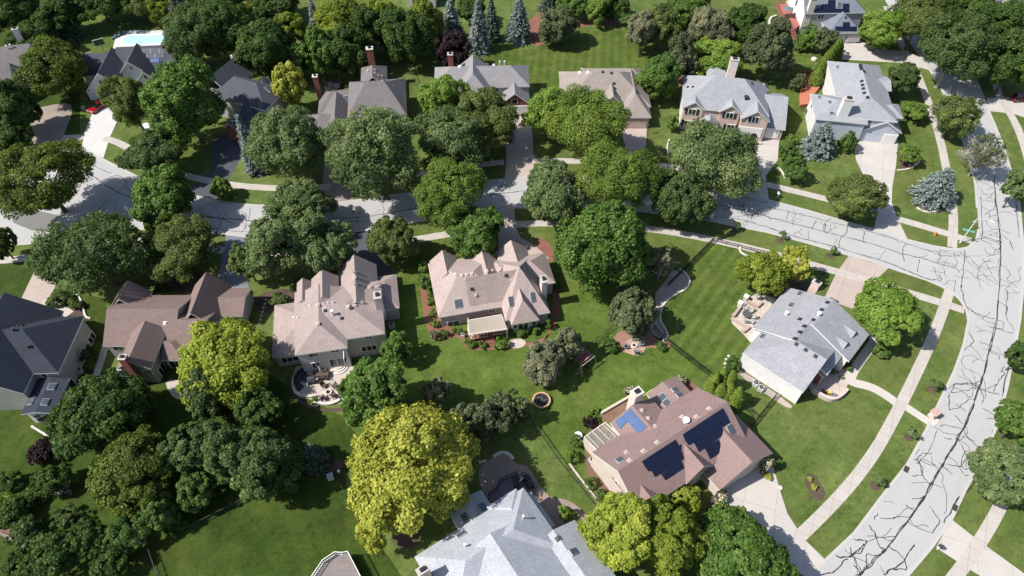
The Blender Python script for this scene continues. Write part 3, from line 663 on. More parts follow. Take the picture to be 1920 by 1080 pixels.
# --- navy roofed house at the left edge
h = House('two_storey_house', 'navy shingle roofed gray house at the left edge with a glazed sunroom', 0, (60, 720), S_D, SIDT)
p, q = P(109, 699, 4.9), P(158, 592.5, 4.9); h.a = math.atan2(q.y-p.y, q.x-p.x) - math.pi/2; h.U = Vector((math.cos(h.a), math.sin(h.a), 0)); h.V = Vector((-math.sin(h.a), math.cos(h.a), 0))
d1 = h.wing(4.9, [(109, 699), (158, 592.5)], 'u', 'nh', pitch=.75, ext={'u0': 26})
d2 = h.wing(4.9, [(119, 583)], 'v', 'ng', pitch=.75, ext={'u0': 13, 'v0': 10})
d3 = h.wing(4.9, [(62.5, 699), (43, 738)], 'v', 'gn', pitch=.85, ext={'u0': 11, 'dv1': 6})
d4 = h.wing(3.1, [(129, 706), (99, 775), (41, 772)], 'v', 'gn', pitch=.22, ext={'dv1': -.3}, oh=.35, wm={'*': white})
d5 = h.wing(4.6, [(30, 575)], 'v', 'ng', pitch=.75, ext={'u0': 12, 'v0': 12})
h.finish()
h.vents([(29, 611), (34, 611.5), (41, 611)], VD, .4); h.pipes([(27, 620), (55, 652)], VD, .5, .14)
h.skylight(97.5, 725.5, 1.0, .9); h.skylight(85, 754.5, 1.0, .8); h.skylight(58, 754, .9, .7)
h.chimney(28, 752, 1.2, 1.2, 8.2, BRK, ground=True)
h.win(d1, 'u1', 171, 634, 1.8, 1.3); h.win(d1, 'u1', 155, 662, 1.2, 1.3)
for x, y in ((65, 776), (75, 777.5), (86, 779), (96, 781)):
    h.win(d4, 'v0', x, y, 1.05, 1.9, n=1, zc=1.3)
for k in range(5): h.win(d4, 'u1', 130-k*6.5, 716+k*13, 1.2, 1.9, n=1, zc=1.3)
h.win(d1, 'v0', 83, 703, .8, .8, n=1)
# --- gray roofed house at the corner
h = House('corner_house', 'gray roofed house with bright white side wall on the street corner lot', 0, (1500, 660), S_E, BRK)
p, q = P(1393, 662, 3.6), P(1506, 735, 3.6); h.a = math.atan2(q.y-p.y, q.x-p.x); h.U = Vector((math.cos(h.a), math.sin(h.a), 0)); h.V = Vector((-math.sin(h.a), math.cos(h.a), 0))
WB = {'v0': SIDW, 'u0': SIDW}
e2 = h.wing(3.6, [], 'u', 'hg', pitch=.53, ext={'U': (-5.95, 4.2), 'V': (-9.3, 1.3)}, wm=WB, oh=.1)
e1 = h.wing(3.6, [], 'v', 'ng', pitch=.4, ext={'U': (-7.4, 6.65), 'V': (.4, 7.4)}, wm=WB)
e4 = h.wing(3.57, [], 'v', 'nn', pitch=.425, ext={'U': (-7.4, 5.4), 'V': (-4.0, 2)}, wm=WB)
e5 = h.wing(2.7, [], 'v', 'gg', pitch=.45, ext={'U': (.8, 5.2), 'V': (-4.2, .3)})
for dv in (2.2, 5.0): h.wing(4.3, [], 'u', 'ng', pitch=.8, ext={'U': (.2, 5.0), 'V': (dv-.95, dv+.95)}, oh=.16, wm={'*': SIDW})
h.finish()
z_ = lambda L_, k=4.8, o=(1360, 540): [(o[0]+x/k, o[1]+y/k) for x, y in L_]
h.vents(z_([(920, 130), (870, 195), (790, 287), (712, 343), (672, 396), (627, 455), (672, 280)]), VD, .4, .16); h.vents(z_([(640, 505), (725, 557), (812, 614)]), VD, .34, .14)
h.pipes(z_([(835, 245), (545, 240)]), white, .5, .2)
for x, y in z_([(668, 55), (592, 158), (335, 440)]): h.skylight(x, y, 1.0, .55)
h.chimney(1522, 548, 1.3, .8, 6.4, BRKP, zb=4.0)
h.win(e2, 'u1', 1517, 722, 1.4, 1.5)
# --- mauve roofed house with solar panels
h = House('solar_house', 'mauve roofed house with two dark stepped solar arrays and cream walls', 0, (1270, 850), S_F, SIDC)
p, q = P(1158.6, 883.3, 7), P(1358.6, 755.6, 7); h.a = math.atan2(q.y-p.y, q.x-p.x); h.U = Vector((math.cos(h.a), math.sin(h.a), 0)); h.V = Vector((-math.sin(h.a), math.cos(h.a), 0))
f1 = h.wing(4.0, [(1112.8, 848.6), (1307, 726.4), (1198.9, 963.9)], 'u', 'gg', rp=(1259, 819.4), oh=.15)
f2 = h.wing(2.9, [(1347.5, 918), (1448.9, 850), (1380.8, 777.8)], 'v', 'gn', rp=(1410, 866.7), at='v0')
f3 = h.wing(4.0, [(1287.8, 907), (1337.8, 873)], 'v', 'gn', rp=(1320, 875), at='v0', ext={'v1': 6.5})
f4 = h.wing(4.0, [(1199.5, 966), (1246, 934)], 'v', 'gn', pitch=.8, ext={'v1': 6, 'dv0': -.7})
f6 = h.wing(4.0, [(1144.7, 794), (1221, 746)], 'v', 'ng', rp=(1189, 757), at='v1', ext={'v0': 7})
f5 = h.wing(2.8, [(1218, 745.8), (1242, 721), (1293, 732)], 'v', 'ng', pitch=.35, ext={'v0': 8})
h.finish()
z_ = lambda L_, k=3.6, o=(1060, 700): [(o[0]+x/k, o[1]+y/k) for x, y in L_]
h.vents(z_([(517, 250), (560, 303), (605, 358), (620, 466), (528, 525), (433, 588), (413, 533), (788, 294), (883, 294), (970, 238)]), VT, .42)
h.pipes(z_([(810, 330)]), white, .6, .3)
h.skylight(*z_([(371, 588)])[0], .9, .9); h.skylight(*z_([(1112, 376)])[0], .8, 1.2)
for x, y in z_([(655, 163), (684, 200)]): h.skylight(x, y, .9, 1.0)
for x, y in z_([(735, 112), (766, 149)]): h.skylight(x, y, .7, .9)
def lin(a, b, t): return (a[0]+(b[0]-a[0])*t, a[1]+(b[1]-a[1])*t)
h.panels([z_(q) for q in ([(515, 594), (740, 447), (762, 487), (537, 632)], [(537, 632), (778, 478), (778, 520), (560, 662)], [(578, 655), (782, 525), (795, 576), (603, 698)], [(645, 680), (780, 592), (797, 638), (672, 720)])], SOLD, 6, 1)
h.panels([z_(q) for q in ([(790, 412), (1060, 235), (1085, 280), (808, 455)], [(808, 455), (1085, 280), (1110, 333), (830, 484)], [(862, 462), (1050, 352), (1068, 410), (900, 530)], [(940, 505), (1030, 448), (1062, 520), (975, 577)])], SOLD, 7, 1)
h.panels([z_(q) for q in ([(385, 285), (437, 238), (548, 362), (493, 410)],)], SOLB, 2, 2)
h.panels([z_(q) for q in ([(336, 325), (385, 288), (418, 325), (368, 377)],)], SOLB, 2, 2)
h.chimney(1189, 756, 1.5, 1.2, 7.0, CRM, zb=4.0, capm=STON)
h.win(f1, 'u0', 1174, 950, .9, 1.2, n=1); h.win(f1, 'u0', 1157, 904, .5, .4, n=1)
h.win(f2, 'v0', 1405, 889, 4.8, 2.2, kind='garage_door', pane=SIDC); h.win(f3, 'v0', 1318, 888, 1.0, 1.0)
# --- pale gray roofed house at the bottom edge
h = House('two_storey_house', 'pale gray roofed house cut by the bottom edge with a gray railed deck', 0, (950, 1010), S_G, STUP)
p, q = P(777.5, 1040, 5.4), P(955, 927.5, 5.4); h.a = math.atan2(q.y-p.y, q.x-p.x); h.U = Vector((math.cos(h.a), math.sin(h.a), 0)); h.V = Vector((-math.sin(h.a), math.cos(h.a), 0))
g1 = h.wing(5.4, [], 'u', 'hh', pitch=.58, ext={'U': (-11.6, 4.4), 'V': (-6.6, 2.7)})
g5 = h.wing(5.4, [], 'v', 'hn', pitch=.5, ext={'U': (-9.5, 3.6), 'V': (-24, -1)}, ik=.1)
g2 = h.wing(4.7, [], 'v', 'ng', pitch=.5, ext={'U': (.6, 7.6), 'V': (-14, -4.2)})
g3 = h.wing(3.4, [], 'v', 'ng', pitch=.4, ext={'U': (-5.1, .1), 'V': (-1, 6.2)})
g4 = h.wing(3.2, [(996, 922), (1040, 986)], 'v', 'gg', pitch=.3, ext={'u0': 7})
h.wing(5.4, [(960, 944), (975, 926)], 'v', 'nh', pitch=.55, ext={'v0': 5, 'u0': 4.5, 'dv1': .9})
h.finish()
h.vents([(1046, 1010)], VD, .4); h.pipes([(981, 972), (872, 1025)], white, .7, .1)
h.skylight(904, 952, 1.1, .9); h.skylight(865, 1003, 1.1, .6); h.skylight(1074, 1035, .7, .8); h.skylight(872, 970, 1.0, .8)
h.chimney(797, 1082, 1.4, .8, 9, BRKP, zb=6.4)
# --- pink brick house, upper right
h = House('brick_house', 'pale pink brick house with silver roof, dark shutters and white garage doors', -10.5, (1370, 240), S_I, BRKP)
i1 = h.wing(5.6, [(1278.6, 201), (1443, 222)], 'u', 'hh', rp=(1370, 145), ext={'v1': 12.5, 'dv0': .8}, wm={'u0': SIDW})
i2 = h.wing(5.6, [(1280.5, 201.8), (1322, 205)], 'v', 'gn', rp=(1302, 191.4), at='v0', ext={'v1': 7}, wm={'u0': SIDW})
i3 = h.wing(5.6, [(1348.7, 209), (1391, 214)], 'v', 'gn', rp=(1373.8, 198.3), at='v0', ext={'v1': 7})
i4 = h.wing(5.2, [(1388.5, 221), (1444, 229)], 'v', 'gn', rp=(1418, 208.7), at='v0', ext={'v1': 8})
i5 = h.wing(3.0, [(1439, 239), (1473, 243.5)], 'u', 'ng', rp=(1460, 180), ext={'v1': 13, 'du0': -1})
i6 = h.wing(3.0, [(1312, 236), (1346, 234)], 'v', 'gn', pitch=.7, ext={'v1': 5})
h.wing(4.4, [(1325, 139), (1370, 140)], 'u', 'hh', pitch=.6, ext={'v1': 5, 'dv0': -2})
h.finish()
z_ = lambda L_, k=5.776, o=(1250, 110): [(o[0]+x/k, o[1]+y/k) for x, y in L_]
h.vents(z_([(230, 308), (285, 307), (922, 268)]), VD, .3); h.pipes(z_([(858, 435)]), VD, .5, .3); h.skylight(*z_([(1075, 308)])[0], .7, 1.4)
h.chimney(1369, 143, 1.7, 1.2, 11.5, CRM, zb=7.5)
for w_, x, y, ww, hh, n in ((i2, 275, 575, 1.5, 1.25, 2), (i2, 245, 700, 2.0, 1.25, 3), (i3, 680, 615, 1.5, 1.25, 2), (i3, 690, 742, 1.6, 1.25, 2)):
    h.win(w_, 'v0', *z_([(x, y)])[0], ww, hh, n=n, shut=shutm)
h.win(i4, 'v0', *z_([(940, 660)])[0], 2.1, 1.35, n=3)
h.win(i4, 'v0', *z_([(898, 792)])[0], 4.8, 2.15, kind='garage_door'); h.win(i5, 'v0', *z_([(1142, 808)])[0], 2.6, 2.15, kind='garage_door')
# --- silver roofed pale house with orange deck
h = House('two_storey_house', 'pale blue house with silver roof and an orange wooden deck on its left', -9.5, (1610, 200), S_I, SIDB)
j1 = h.wing(5.4, [], 'v', 'hh', pitch=.46, ik=.8, ext={'U': (-7.5, 3.7), 'V': (-12.5, 8.5)}, wm={'u0': SIDW})
j2 = h.wing(5.38, [], 'u', 'nn', pitch=.3, ext={'U': (-1, 4.6), 'V': (-1.2, 4.2)})
j3 = h.wing(4.8, [], 'u', 'hn', pitch=.44, ext={'U': (-12.4, -2), 'V': (-13.3, -4.2)}, wm={'u0': SIDW})
j4 = h.wing(5.0, [], 'u', 'nh', pitch=.5, ext={'U': (-2, 5.4), 'V': (-10.3, -5.5)})
j5 = h.wing(3.0, [], 'v', 'gn', pitch=.62, ext={'U': (-2, 5.5), 'V': (-12.75, -6)})
h.finish()
z_ = lambda L_, k=5.776, o=(1470, 90): [(o[0]+x/k, o[1]+y/k) for x, y in L_]
h.vents(z_([(826, 185), (832, 208), (838, 230), (866, 255), (842, 360), (850, 402), (860, 440), (870, 488), (905, 535)]), VD, .45)
for x, y in z_([(580, 210), (497, 592), (515, 708), (385, 540)]): h.skylight(x, y, .9, .5)
h.chimney(1576, 222, 1.9, 1.3, 9.2, SIDW, zb=4.5)
h.win(j1, 'v0', *z_([(925, 955)])[0], 4.8, 2.15, kind='garage_door'); h.win(j5, 'v0', *z_([(1140, 985)])[0], 2.6, 2.15, kind='garage_door')
h.win(j1, 'v0', *z_([(905, 798)])[0], 1.7, .9); h.win(j1, 'v0', *z_([(632, 872)])[0], .8, 1.4)
h.win(j1, 'u0', *z_([(410, 420)])[0], 1.0, 1.8); h.win(j3, 'u0', *z_([(245, 690)])[0], 1.4, 1.4); h.win(j3, 'u0', *z_([(305, 625)])[0], .9, .9)
# --- white house with solar roof at the top edge
h = House('two_storey_house', 'white sided house with solar roof and red deck at the top edge', 2, (1570, 60), S_O, SIDG)
S_K = shingle('shingle_blue_gray', (.19, .21, .25)); h.rmats[0] = S_K
k1 = h.wing(5.6, [(1508.5, 25.5), (1624, 23.5)], 'u', 'gh', pitch=.75, ext={'v1': 13}, wm={'u0': SIDW})
k2 = h.wing(3.0, [(1553, 62), (1617, 61)], 'v', 'hn', pitch=.7, ext={'v1': 10})
h.finish()
h.panels([[(1525, 24), (1592, 23.5), (1592, 16.5), (1530, 17)], [(1538, 16), (1566, 16), (1566, 8), (1540, 8)], [(1580, 16), (1592, 16), (1592, 7), (1580, 7)], [(1552, 7.5), (1566, 7.5), (1566, 0), (1553, 0)]], SOLD, 4, 1)
h.panels([[(1566, 58.5), (1606, 58.5), (1606, 50), (1566, 50)], [(1580, 49.5), (1593, 49.5), (1593, 42), (1580, 42)]], SOLD, 3, 1)
h.skylight(1573, 9, .9, 1.1); h.chimney(1516, 27, 1.5, 1.0, 9.0, CRM, zb=5.0); h.vents([(1586, 33)], VD, .35)
for x in (1570.7, 1602): h.win(k2, 'v0', x, 70, 2.9, 2.15, kind='garage_door', pane=STUP)
h.win(k1, 'v0', 1536, 31, .7, 1.2, n=1); h.win(k1, 'v0', 1542, 31, .7, 1.2, n=1)
for x, y in ((1480, 17), (1486, 20), (1492, 38), (1494, 5)): h.win(k1, 'u0', x, y, .9, 1.5, n=1)
# --- beige roofed house
h = House('brick_house', 'beige roofed house between the striped lawn and its pink driveway', 0, (1140, 200), S_L, CRM)
l1 = h.wing(3.3, [(1053, 200), (1221, 200)], 'u', 'hh', rp=(1110, 134.5), pitch=.62)
h.wing(3.3, [(1093, 160), (1216, 160)], 'u', 'gh', rp=(1150, 128), pitch=.62)
l2 = h.wing(3.0, [(1165, 220), (1221.5, 220.3)], 'v', 'hn', pitch=.85, ik=1.45, ext={'v1': 14})
l3 = h.wing(3.8, [(1127.5, 198), (1169, 198.3)], 'v', 'gn', rp=(1148.3, 180), at='v0', ext={'v1': 9})
h.finish()
z_ = lambda L_, k=6, o=(1040, 100): [(o[0]+x/k, o[1]+y/k) for x, y in L_]
h.vents(z_([(668, 340), (675, 393), (680, 443), (640, 222), (928, 435), (975, 220), (542, 210)]), VD, .35); h.vents(z_([(280, 214), (370, 214)]), white, .4)
h.chimney(1219.5, 148, 1.0, 1.6, 7.8, SIDW, zb=3.4)
h.win(l2, 'v0', 1191, 230.5, 4.8, 2.15, kind='garage_door', pane=BRKP); h.win(l3, 'v0', 1148, 193, 1.2, 1.0)
# --- lilac gray roof with brick garage
h = House('brick_house', 'lilac gray roofed house with white framed gable window over a brick garage', 2, (910, 190), S_M, BRK)
m1 = h.wing(5.2, [(813, 163), (993.3, 161.7)], 'u', 'hh', rp=(900, 123.5), pitch=.65, wm={'*': SIDG})
m2 = h.wing(5.2, [(855, 181), (920.5, 177.5)], 'v', 'hn', pitch=.85, ext={'v1': 11}, wm={'*': SIDG})
m3 = h.wing(3.2, [(937, 195), (994, 195)], 'v', 'gn', rp=(965, 175.8), at='v0', ext={'v1': 10})
h.wing(5.2, [(878, 124), (916, 123)], 'v', 'nh', pitch=.8, ext={'v0': 8, 'dv1': 1})
h.wing(5.2, [(884, 172), (902, 171)], 'v', 'hn', pitch=1.0, ext={'v1': 4})
h.finish()
h.pipes([(937, 122), (946, 122)], white, .9, .12); h.vents([(862, 125), (926, 122)], white, .4)
h.chimney(846, 128, 1.1, 1.1, 9.6, BRK, zb=6.2)
h.win(m3, 'v0', 965, 190, 1.2, 1.1, n=1); h.win(m1, 'v0', 929, 170, 1.4, 1.3); h.win(m2, 'v0', 896, 186, 1.4, 1.2)
h.win(m3, 'v0', 975, 206, 4.4, 2.1, kind='garage_door')
# --- taupe roofed brick house with two chimneys
h = House('brick_house', 'taupe roofed red brick house with two tall chimneys and pyramid roofs', 7, (680, 220), S_N, BRK)
n1 = h.wing(5.4, [], 'u', 'hh', pitch=.56, ik=.62, ext={'U': (-2.1, 10), 'V': (-7.4, 5.5)})
n2 = h.wing(5.4, [], 'v', 'hn', pitch=.83, ik=1.75, ext={'U': (1.4, 10.02), 'V': (-7.9, .2)})
n3 = h.wing(3.3, [], 'u', 'hn', pitch=.58, ext={'U': (-8.8, 0), 'V': (-2, 6)}, ik=.7)
n4 = h.wing(3.1, [], 'v', 'gn', pitch=.9, ext={'U': (-7.9, -1.1), 'V': (-10.4, 1)})
n5 = h.wing(3.1, [], 'u', 'hn', pitch=.6, ext={'U': (-11.6, -4), 'V': (-10, -2)})
n6 = h.wing(5.0, [], 'v', 'nh', pitch=.75, ext={'U': (.3, 6), 'V': (4, 11.4)})
h.finish()
h.skylight(649, 186, .8, 1.3); h.pipes([(690, 135)], white, .4, .1); h.vents([(703, 131), (703, 137), (709, 141), (716, 143)], VT, .3)
h.chimney(698, 121, 1.4, 1.2, 9.4, BRK, zb=5.5, capm=CRM); h.chimney(598, 173, 1.0, 1.0, 8.4, BRK, zb=4.5, capm=CRM)
h.win(n2, 'v0', 695, 227, 1.2, 1.1); h.win(n1, 'v0', 672, 222, 1.6, 1.3); h.win(n4, 'v0', 630, 245, .7, 1.0, n=1)
h.win(n4, 'v0', 632, 264, 4.6, 2.1, kind='garage_door')
# --- dark slate roofed house with brick entry
h = House('brick_house', 'dark slate roofed house half hidden by maples with a brick entry gable', -22, (460, 180), S_O, SIDG)
o1 = h.wing(5.2, [(395, 178), (497, 207)], 'u', 'hh', rp=(445, 146), pitch=.7)
o3 = h.wing(5.0, [(412, 133), (470, 138)], 'v', 'ng', pitch=.9, ext={'v0': 8, 'dv1': .5})
o4 = h.wing(4.6, [(480, 155), (505, 157)], 'v', 'ng', pitch=.9, ext={'v0': 7, 'dv1': .8})
o2 = h.wing(3.0, [(419, 240), (460, 236)], 'v', 'gn', pitch=.95, ext={'v1': 10}, wm={'*': BRK})
o5 = h.wing(3.0, [(440, 236), (497, 218)], 'u', 'nh', pitch=.6, ext={'v1': 10})
h.finish()
h.skylight(503, 168, .6, 1.4); h.skylight(494, 153, .8, .8); h.chimney(444, 120, 1.3, .9, 8.0, CRM, zb=6.0)
h.win(o2, 'v0', 440, 231, 1.0, 1.0, n=1); h.vents([(388, 133), (394, 135)], VD, .3)
# --- white house by the pool
h = House('pool_house', 'dark roofed white gabled house in front of the swimming pool', 5, (230, 140), S_Q, SIDW)
q2 = h.wing(3.0, [], 'u', 'gg', pitch=.76, ext={'U': (1.4, 14.6), 'V': (-5.2, 5.2)})
q1 = h.wing(3.0, [], 'u', 'gn', pitch=.68, ext={'U': (-6.6, 4), 'V': (-4.6, 4.0)})
q3 = h.wing(3.0, [], 'v', 'gn', pitch=.97, ext={'U': (-3.6, 4.6), 'V': (-10.5, 0)})
q4 = h.wing(4.9, [], 'v', 'gn', pitch=.95, ext={'U': (3.4, 8.7), 'V': (-7.2, .5)})
q5 = h.wing(3.0, [], 'v', 'gn', pitch=1.0, ext={'U': (6.4, 10.6), 'V': (-7.6, -1)})
q6 = h.wing(3.6, [(292, 134), (312, 133)], 'v', 'gn', pitch=1.0, ext={'v1': 5})
h.finish()
z_ = lambda L_, k=6, o=(150, 50): [(o[0]+x/k, o[1]+y/k) for x, y in L_]
h.panels([z_(q) for q in ([(700, 300), (990, 298), (988, 250), (702, 252)],)], SOLG, 3, 1)
h.panels([z_(q) for q in ([(750, 352), (945, 350), (945, 305), (750, 305)],)], SOLG, 2, 1); h.panels([z_(q) for q in ([(797, 405), (893, 405), (893, 357), (797, 357)],)], SOLB, 1, 1)
h.win(q3, 'v0', 189.5, 155, .7, 1.3, n=1); h.win(q3, 'v0', 195.5, 155, .7, 1.3, n=1); h.win(q5, 'v0', 273, 144, .6, .9, n=1); h.win(q4, 'v0', 246, 127, .8, .8, n=1)
h.win(q3, 'v0', 188, 178, 4.8, 2.15, kind='garage_door')
# --- shaded gray roofed house, far left
h = House('two_storey_house', 'shaded gray roofed house at the far left with one white gable wall', 14, (20, 120), S_N, SIDW)
r1 = h.wing(4.0, [(-60, 135), (60, 120)], 'u', 'hg', rp=(20, 85), pitch=.7)
r2 = h.wing(3.6, [(-40, 178), (32, 158)], 'u', 'hg', pitch=.9, ext={'v1': 9})
h.finish(); h.chimney(42, 78, 1.3, 1.0, 8.6, CRM, zb=5.5); h.pipes([(15, 92), (22, 90)], white, .8, .12)
h.win(r2, 'u1', 26, 133, .5, .7, n=1); h.win(r2, 'u1', 29, 140, .5, .7, n=1)
# --- houses showing only an end at the top edge
h = House('two_storey_house', 'beige house wall with small windows peeking in at the top middle edge', 0, (785, 8), S_L, STUP)
s1 = h.wing(5.4, [(757, -22), (816, -22)], 'u', 'hh', pitch=.7, ext={'v1': 12}); h.finish()
for x in (775, 781, 787, 793): h.win(s1, 'v0', x, 3, .7, 1.0, n=1)
h = House('two_storey_house', 'beige house with brown roof in the top right corner', 18, (1895, 15), S_L, SIDC)
t1 = h.wing(5.4, [(1868, 2), (1925, -12)], 'u', 'gh', pitch=.7, ext={'v1': 12})
t2 = h.wing(5.0, [(1888, 8), (1912, 4)], 'v', 'gn', pitch=.8, ext={'v1': 8}); h.finish()
h.win(t2, 'v0', 1895, 20, 1.2, 1.2)
# ================================================================ TREES
KIND = {  # dark leaf, light leaf, leaf size, clump count, clump radius, cover
 'D': ((.036, .076, .016), (.130, .210, .050), .42, 46, .27, 1.5),
 'M': ((.060, .125, .020), (.215, .340, .080), .44, 46, .26, 1.5),
 'K': ((.070, .120, .034), (.310, .390, .175), .36, 60, .22, 1.6),
 'L': ((.120, .210, .028), (.340, .480, .100), .36, 50, .25, 1.5),
 'H': ((.085, .145, .022), (.290, .390, .080), .30, 70, .20, 1.3),
 'O': ((.072, .112, .026), (.260, .320, .100), .32, 60, .22, 1.25),
 'W': ((.06, .065, .03), (.19, .185, .105), .28, 50, .22, 1.0),
 'G': ((.110, .160, .016), (.370, .450, .070), .38, 55, .23, 1.4),
 'Y': ((.240, .265, .030), (.660, .680, .155), .40, 60, .21, 1.1),
 'N': ((.016, .010, .013), (.075, .045, .050), .36, 46, .25, 1.4),
 'S': ((.060, .120, .024), (.210, .320, .085), .22, 34, .30, 1.7),
 'T': ((.090, .165, .024), (.280, .420, .090), .22, 30, .30, 1.6),
 'F': ((.060, .095, .030), (.750, .740, .660), .24, 24, .32, 1.6),
 'B': ((.090, .125, .120), (.330, .400, .390), .50, 0, 0, 1.0),
 'E': ((.042, .074, .052), (.170, .215, .165), .50, 0, 0, 1.0),
 'P': ((.066, .092, .040), (.260, .305, .155), .40, 60, .20, 1.2),
 'R': ((.125, .140, .070), (.430, .430, .280), .32, 50, .21, 1.3),
 'V': ((.190, .250, .024), (.520, .590, .110), .40, 60, .21, 1.35),
 'C': ((.044, .082, .020), (.195, .275, .100), .36, 60, .22, 1.6),  # darkened K: left-side dimness put into leaf colour; also serves plain dark trees
 'U': ((.060, .096, .016), (.230, .300, .058), .36, 60, .22, 1.5),
 'A': ((.060, .110, .012), (.200, .280, .045), .16, 0, 0, 1.8),
}
LEAF = {k: leafmat('leaves_' + k, v[0], v[1], .36 if k not in 'BEA' else .1) for k, v in KIND.items()}
def quads_mesh(name, cen, nor, sx, sy, tint, mat, alng=None):
    n = len(cen); nor = nor/np.linalg.norm(nor, axis=1, keepdims=True)
    if alng is None: alng = np.random.RandomState(n).normal(size=(n, 3))
    t = alng - nor*np.sum(alng*nor, 1, keepdims=True); t /= np.linalg.norm(t, axis=1, keepdims=True) + 1e-9
    b = np.cross(nor, t); sx = np.asarray(sx).reshape(-1, 1); sy = np.asarray(sy).reshape(-1, 1)
    # a leaf spray: four points, bent along its midline
    v = np.empty((n, 4, 3)); v[:, 0] = cen - t*sx; v[:, 1] = cen - b*sy + nor*sy*.25; v[:, 2] = cen + t*sx*1.1 - nor*sx*.2; v[:, 3] = cen + b*sy + nor*sy*.25
    me = bpy.data.meshes.new(name); me.vertices.add(4*n); me.vertices.foreach_set('co', v.reshape(-1).astype(np.float32))
    me.loops.add(4*n); me.loops.foreach_set('vertex_index', np.arange(4*n, dtype=np.int32))
    me.polygons.add(n); me.polygons.foreach_set('loop_start', np.arange(0, 4*n, 4, dtype=np.int32)); me.polygons.foreach_set('loop_total', np.full(n, 4, dtype=np.int32))
    a = me.attributes.new('tint', 'FLOAT', 'FACE'); a.data.foreach_set('value', np.clip(tint, 0, 1).astype(np.float32))
    me.materials.append(mat); me.update(calc_edges=True); return me
def sph(R, n):
    v = R.normal(size=(n, 3)); return v/np.linalg.norm(v, axis=1, keepdims=True)
def leafy(name, k, a, b, seed, dens=1.0):
    """crown of leaf sprays: boughs carry clumps, clumps carry leaves; radius a across, b up; centre at origin"""
    R = np.random.RandomState(seed); _, _, ls, nc, cr, cov = KIND[k]; ls *= .80
    rm = (a*a*b)**(1/3); ls *= 1 + .055*max(0, rm-4); ls = min(ls, .14*rm + .05) if rm < 2 else ls
    big = rm > 1.6
    nb = int(R.randint(11, 17)) if big else 6
    d = sph(R, nb*4); d = d[d[:, 2] > -.5]
    keep = [d[0]]
    for q in d[1:]:
        if len(keep) < nb and min(np.linalg.norm(q-z) for z in keep) > (.52 if big else .7): keep.append(q)
    keep.append(np.array([0, 0, .15])); bc = np.array(keep); nb = len(bc)
    br = R.uniform(.25, .50, nb); bd = R.uniform(.46, .80, nb); bd[-1] = .1; br[-1] = .66
    bc = bc*bd[:, None]; bc[:, 2] += .04
    btint = R.uniform(-.22, .22, nb)
    # clumps on the outer side of each bough
    per = int((17 if big else 9)*min(1.5, max(.6, rm/4))); cc, crr, ct = [], [], []
    for q in range(nb):
        e = sph(R, per*3); o = bc[q]/(np.linalg.norm(bc[q]) + .2); e = e[np.sum(e*(o + np.array([0, 0, .3])), 1) > -.45][:per]
        sh = R.uniform(.72, 1.12, (len(e), 1)); cc.append(bc[q] + e*br[q]*sh*np.array([1, 1, .85])); crr.append(br[q]*R.uniform(.26, .48, len(e))); ct.append(btint[q] + R.uniform(.05, .75, len(e)))
    cc = np.vstack(cc); crr = np.concatenate(crr)*(1 if big else 1.35); ct = np.concatenate(ct); nc = len(cc)
    area = np.sum(4*math.pi*(crr*rm)**2)*.62
    nl = int(min(40000, max(300, 1.9*cov*dens*area/(ls*ls*.62))))
    ci = R.choice(nc, nl, p=crr**2/np.sum(crr**2)); dd = sph(R, nl)
    out = cc[ci]/(np.linalg.norm(cc[ci], axis=1, keepdims=True) + .15)
    flip = np.sum(dd*(out + np.array([0, 0, .35])), 1) < -.25; dd[flip] *= -1
    p = (cc[ci] + dd*crr[ci][:, None]*R.uniform(.55, 1.15, (nl, 1)))*np.array([a, a, b])
    nr = dd*.8 + out*.4 + np.array([0, 0, .3]) + R.normal(size=(nl, 3))*.55
    tint = ct[ci]*.6 + R.uniform(0, .75, nl)*.6 - .06
    if k == 'F': tint = (R.uniform(0, 1, nl) > .6)*1.0
    s = ls*R.uniform(.5, 1.3, nl)
    p[:, 2] = np.maximum(p[:, 2], -b*.95)
    return quads_mesh(name, p, nr, s*.62, s*.42, tint, LEAF[k])
def conifer(name, k, a, hgt, seed):
    R = np.random.RandomState(seed); P_, A_, T_, S_ = [], [], [], []
    nl = max(12, int(hgt*2.0)); base = .03
    for i in range(nl):
        t = (i + R.uniform(-.25, .25))/nl; t = max(0, t); z = hgt*(base + (1-base)*t); r = a*(1-t)**.8 + .12
        nb = int(8 + 11*(1-t)); o = R.uniform(0, 6.28)
        for j in range(nb):
            q = o + 6.28*j/nb + R.uniform(-.25, .25); L = r*R.uniform(.72, 1.1); m = max(6, int(L*15))
            s = np.linspace(.22, 1, m)[:, None]; dr = np.array([math.cos(q), math.sin(q), -.12 + .3*t])
            side = np.array([-math.sin(q), math.cos(q), 0]); sp = R.uniform(-1, 1, (m, 1))*(.34*L*(1.12-s))
            p = np.array([0, 0, z]) + dr*L*s + side*sp + R.normal(size=(m, 3))*.06 + np.array([0, 0, -.16])*L*s*s
            P_.append(p); A_.append(np.tile(dr, (m, 1)) + side*np.sign(sp)*.7 + R.normal(size=(m, 3))*.25)
            T_.append(R.uniform(0, .5, m) + .5*s[:, 0]*R.uniform(.5, 1.1)); S_.append(.27*R.uniform(.7, 1.25, m)*min(1, .4+a/4))
    p = np.vstack(P_); n = R.normal(size=p.shape)*.5 + np.array([0, 0, .8]); s = np.concatenate(S_)
    return quads_mesh(name, p, n, s, s*.42, np.concatenate(T_), LEAF[k], np.vstack(A_))
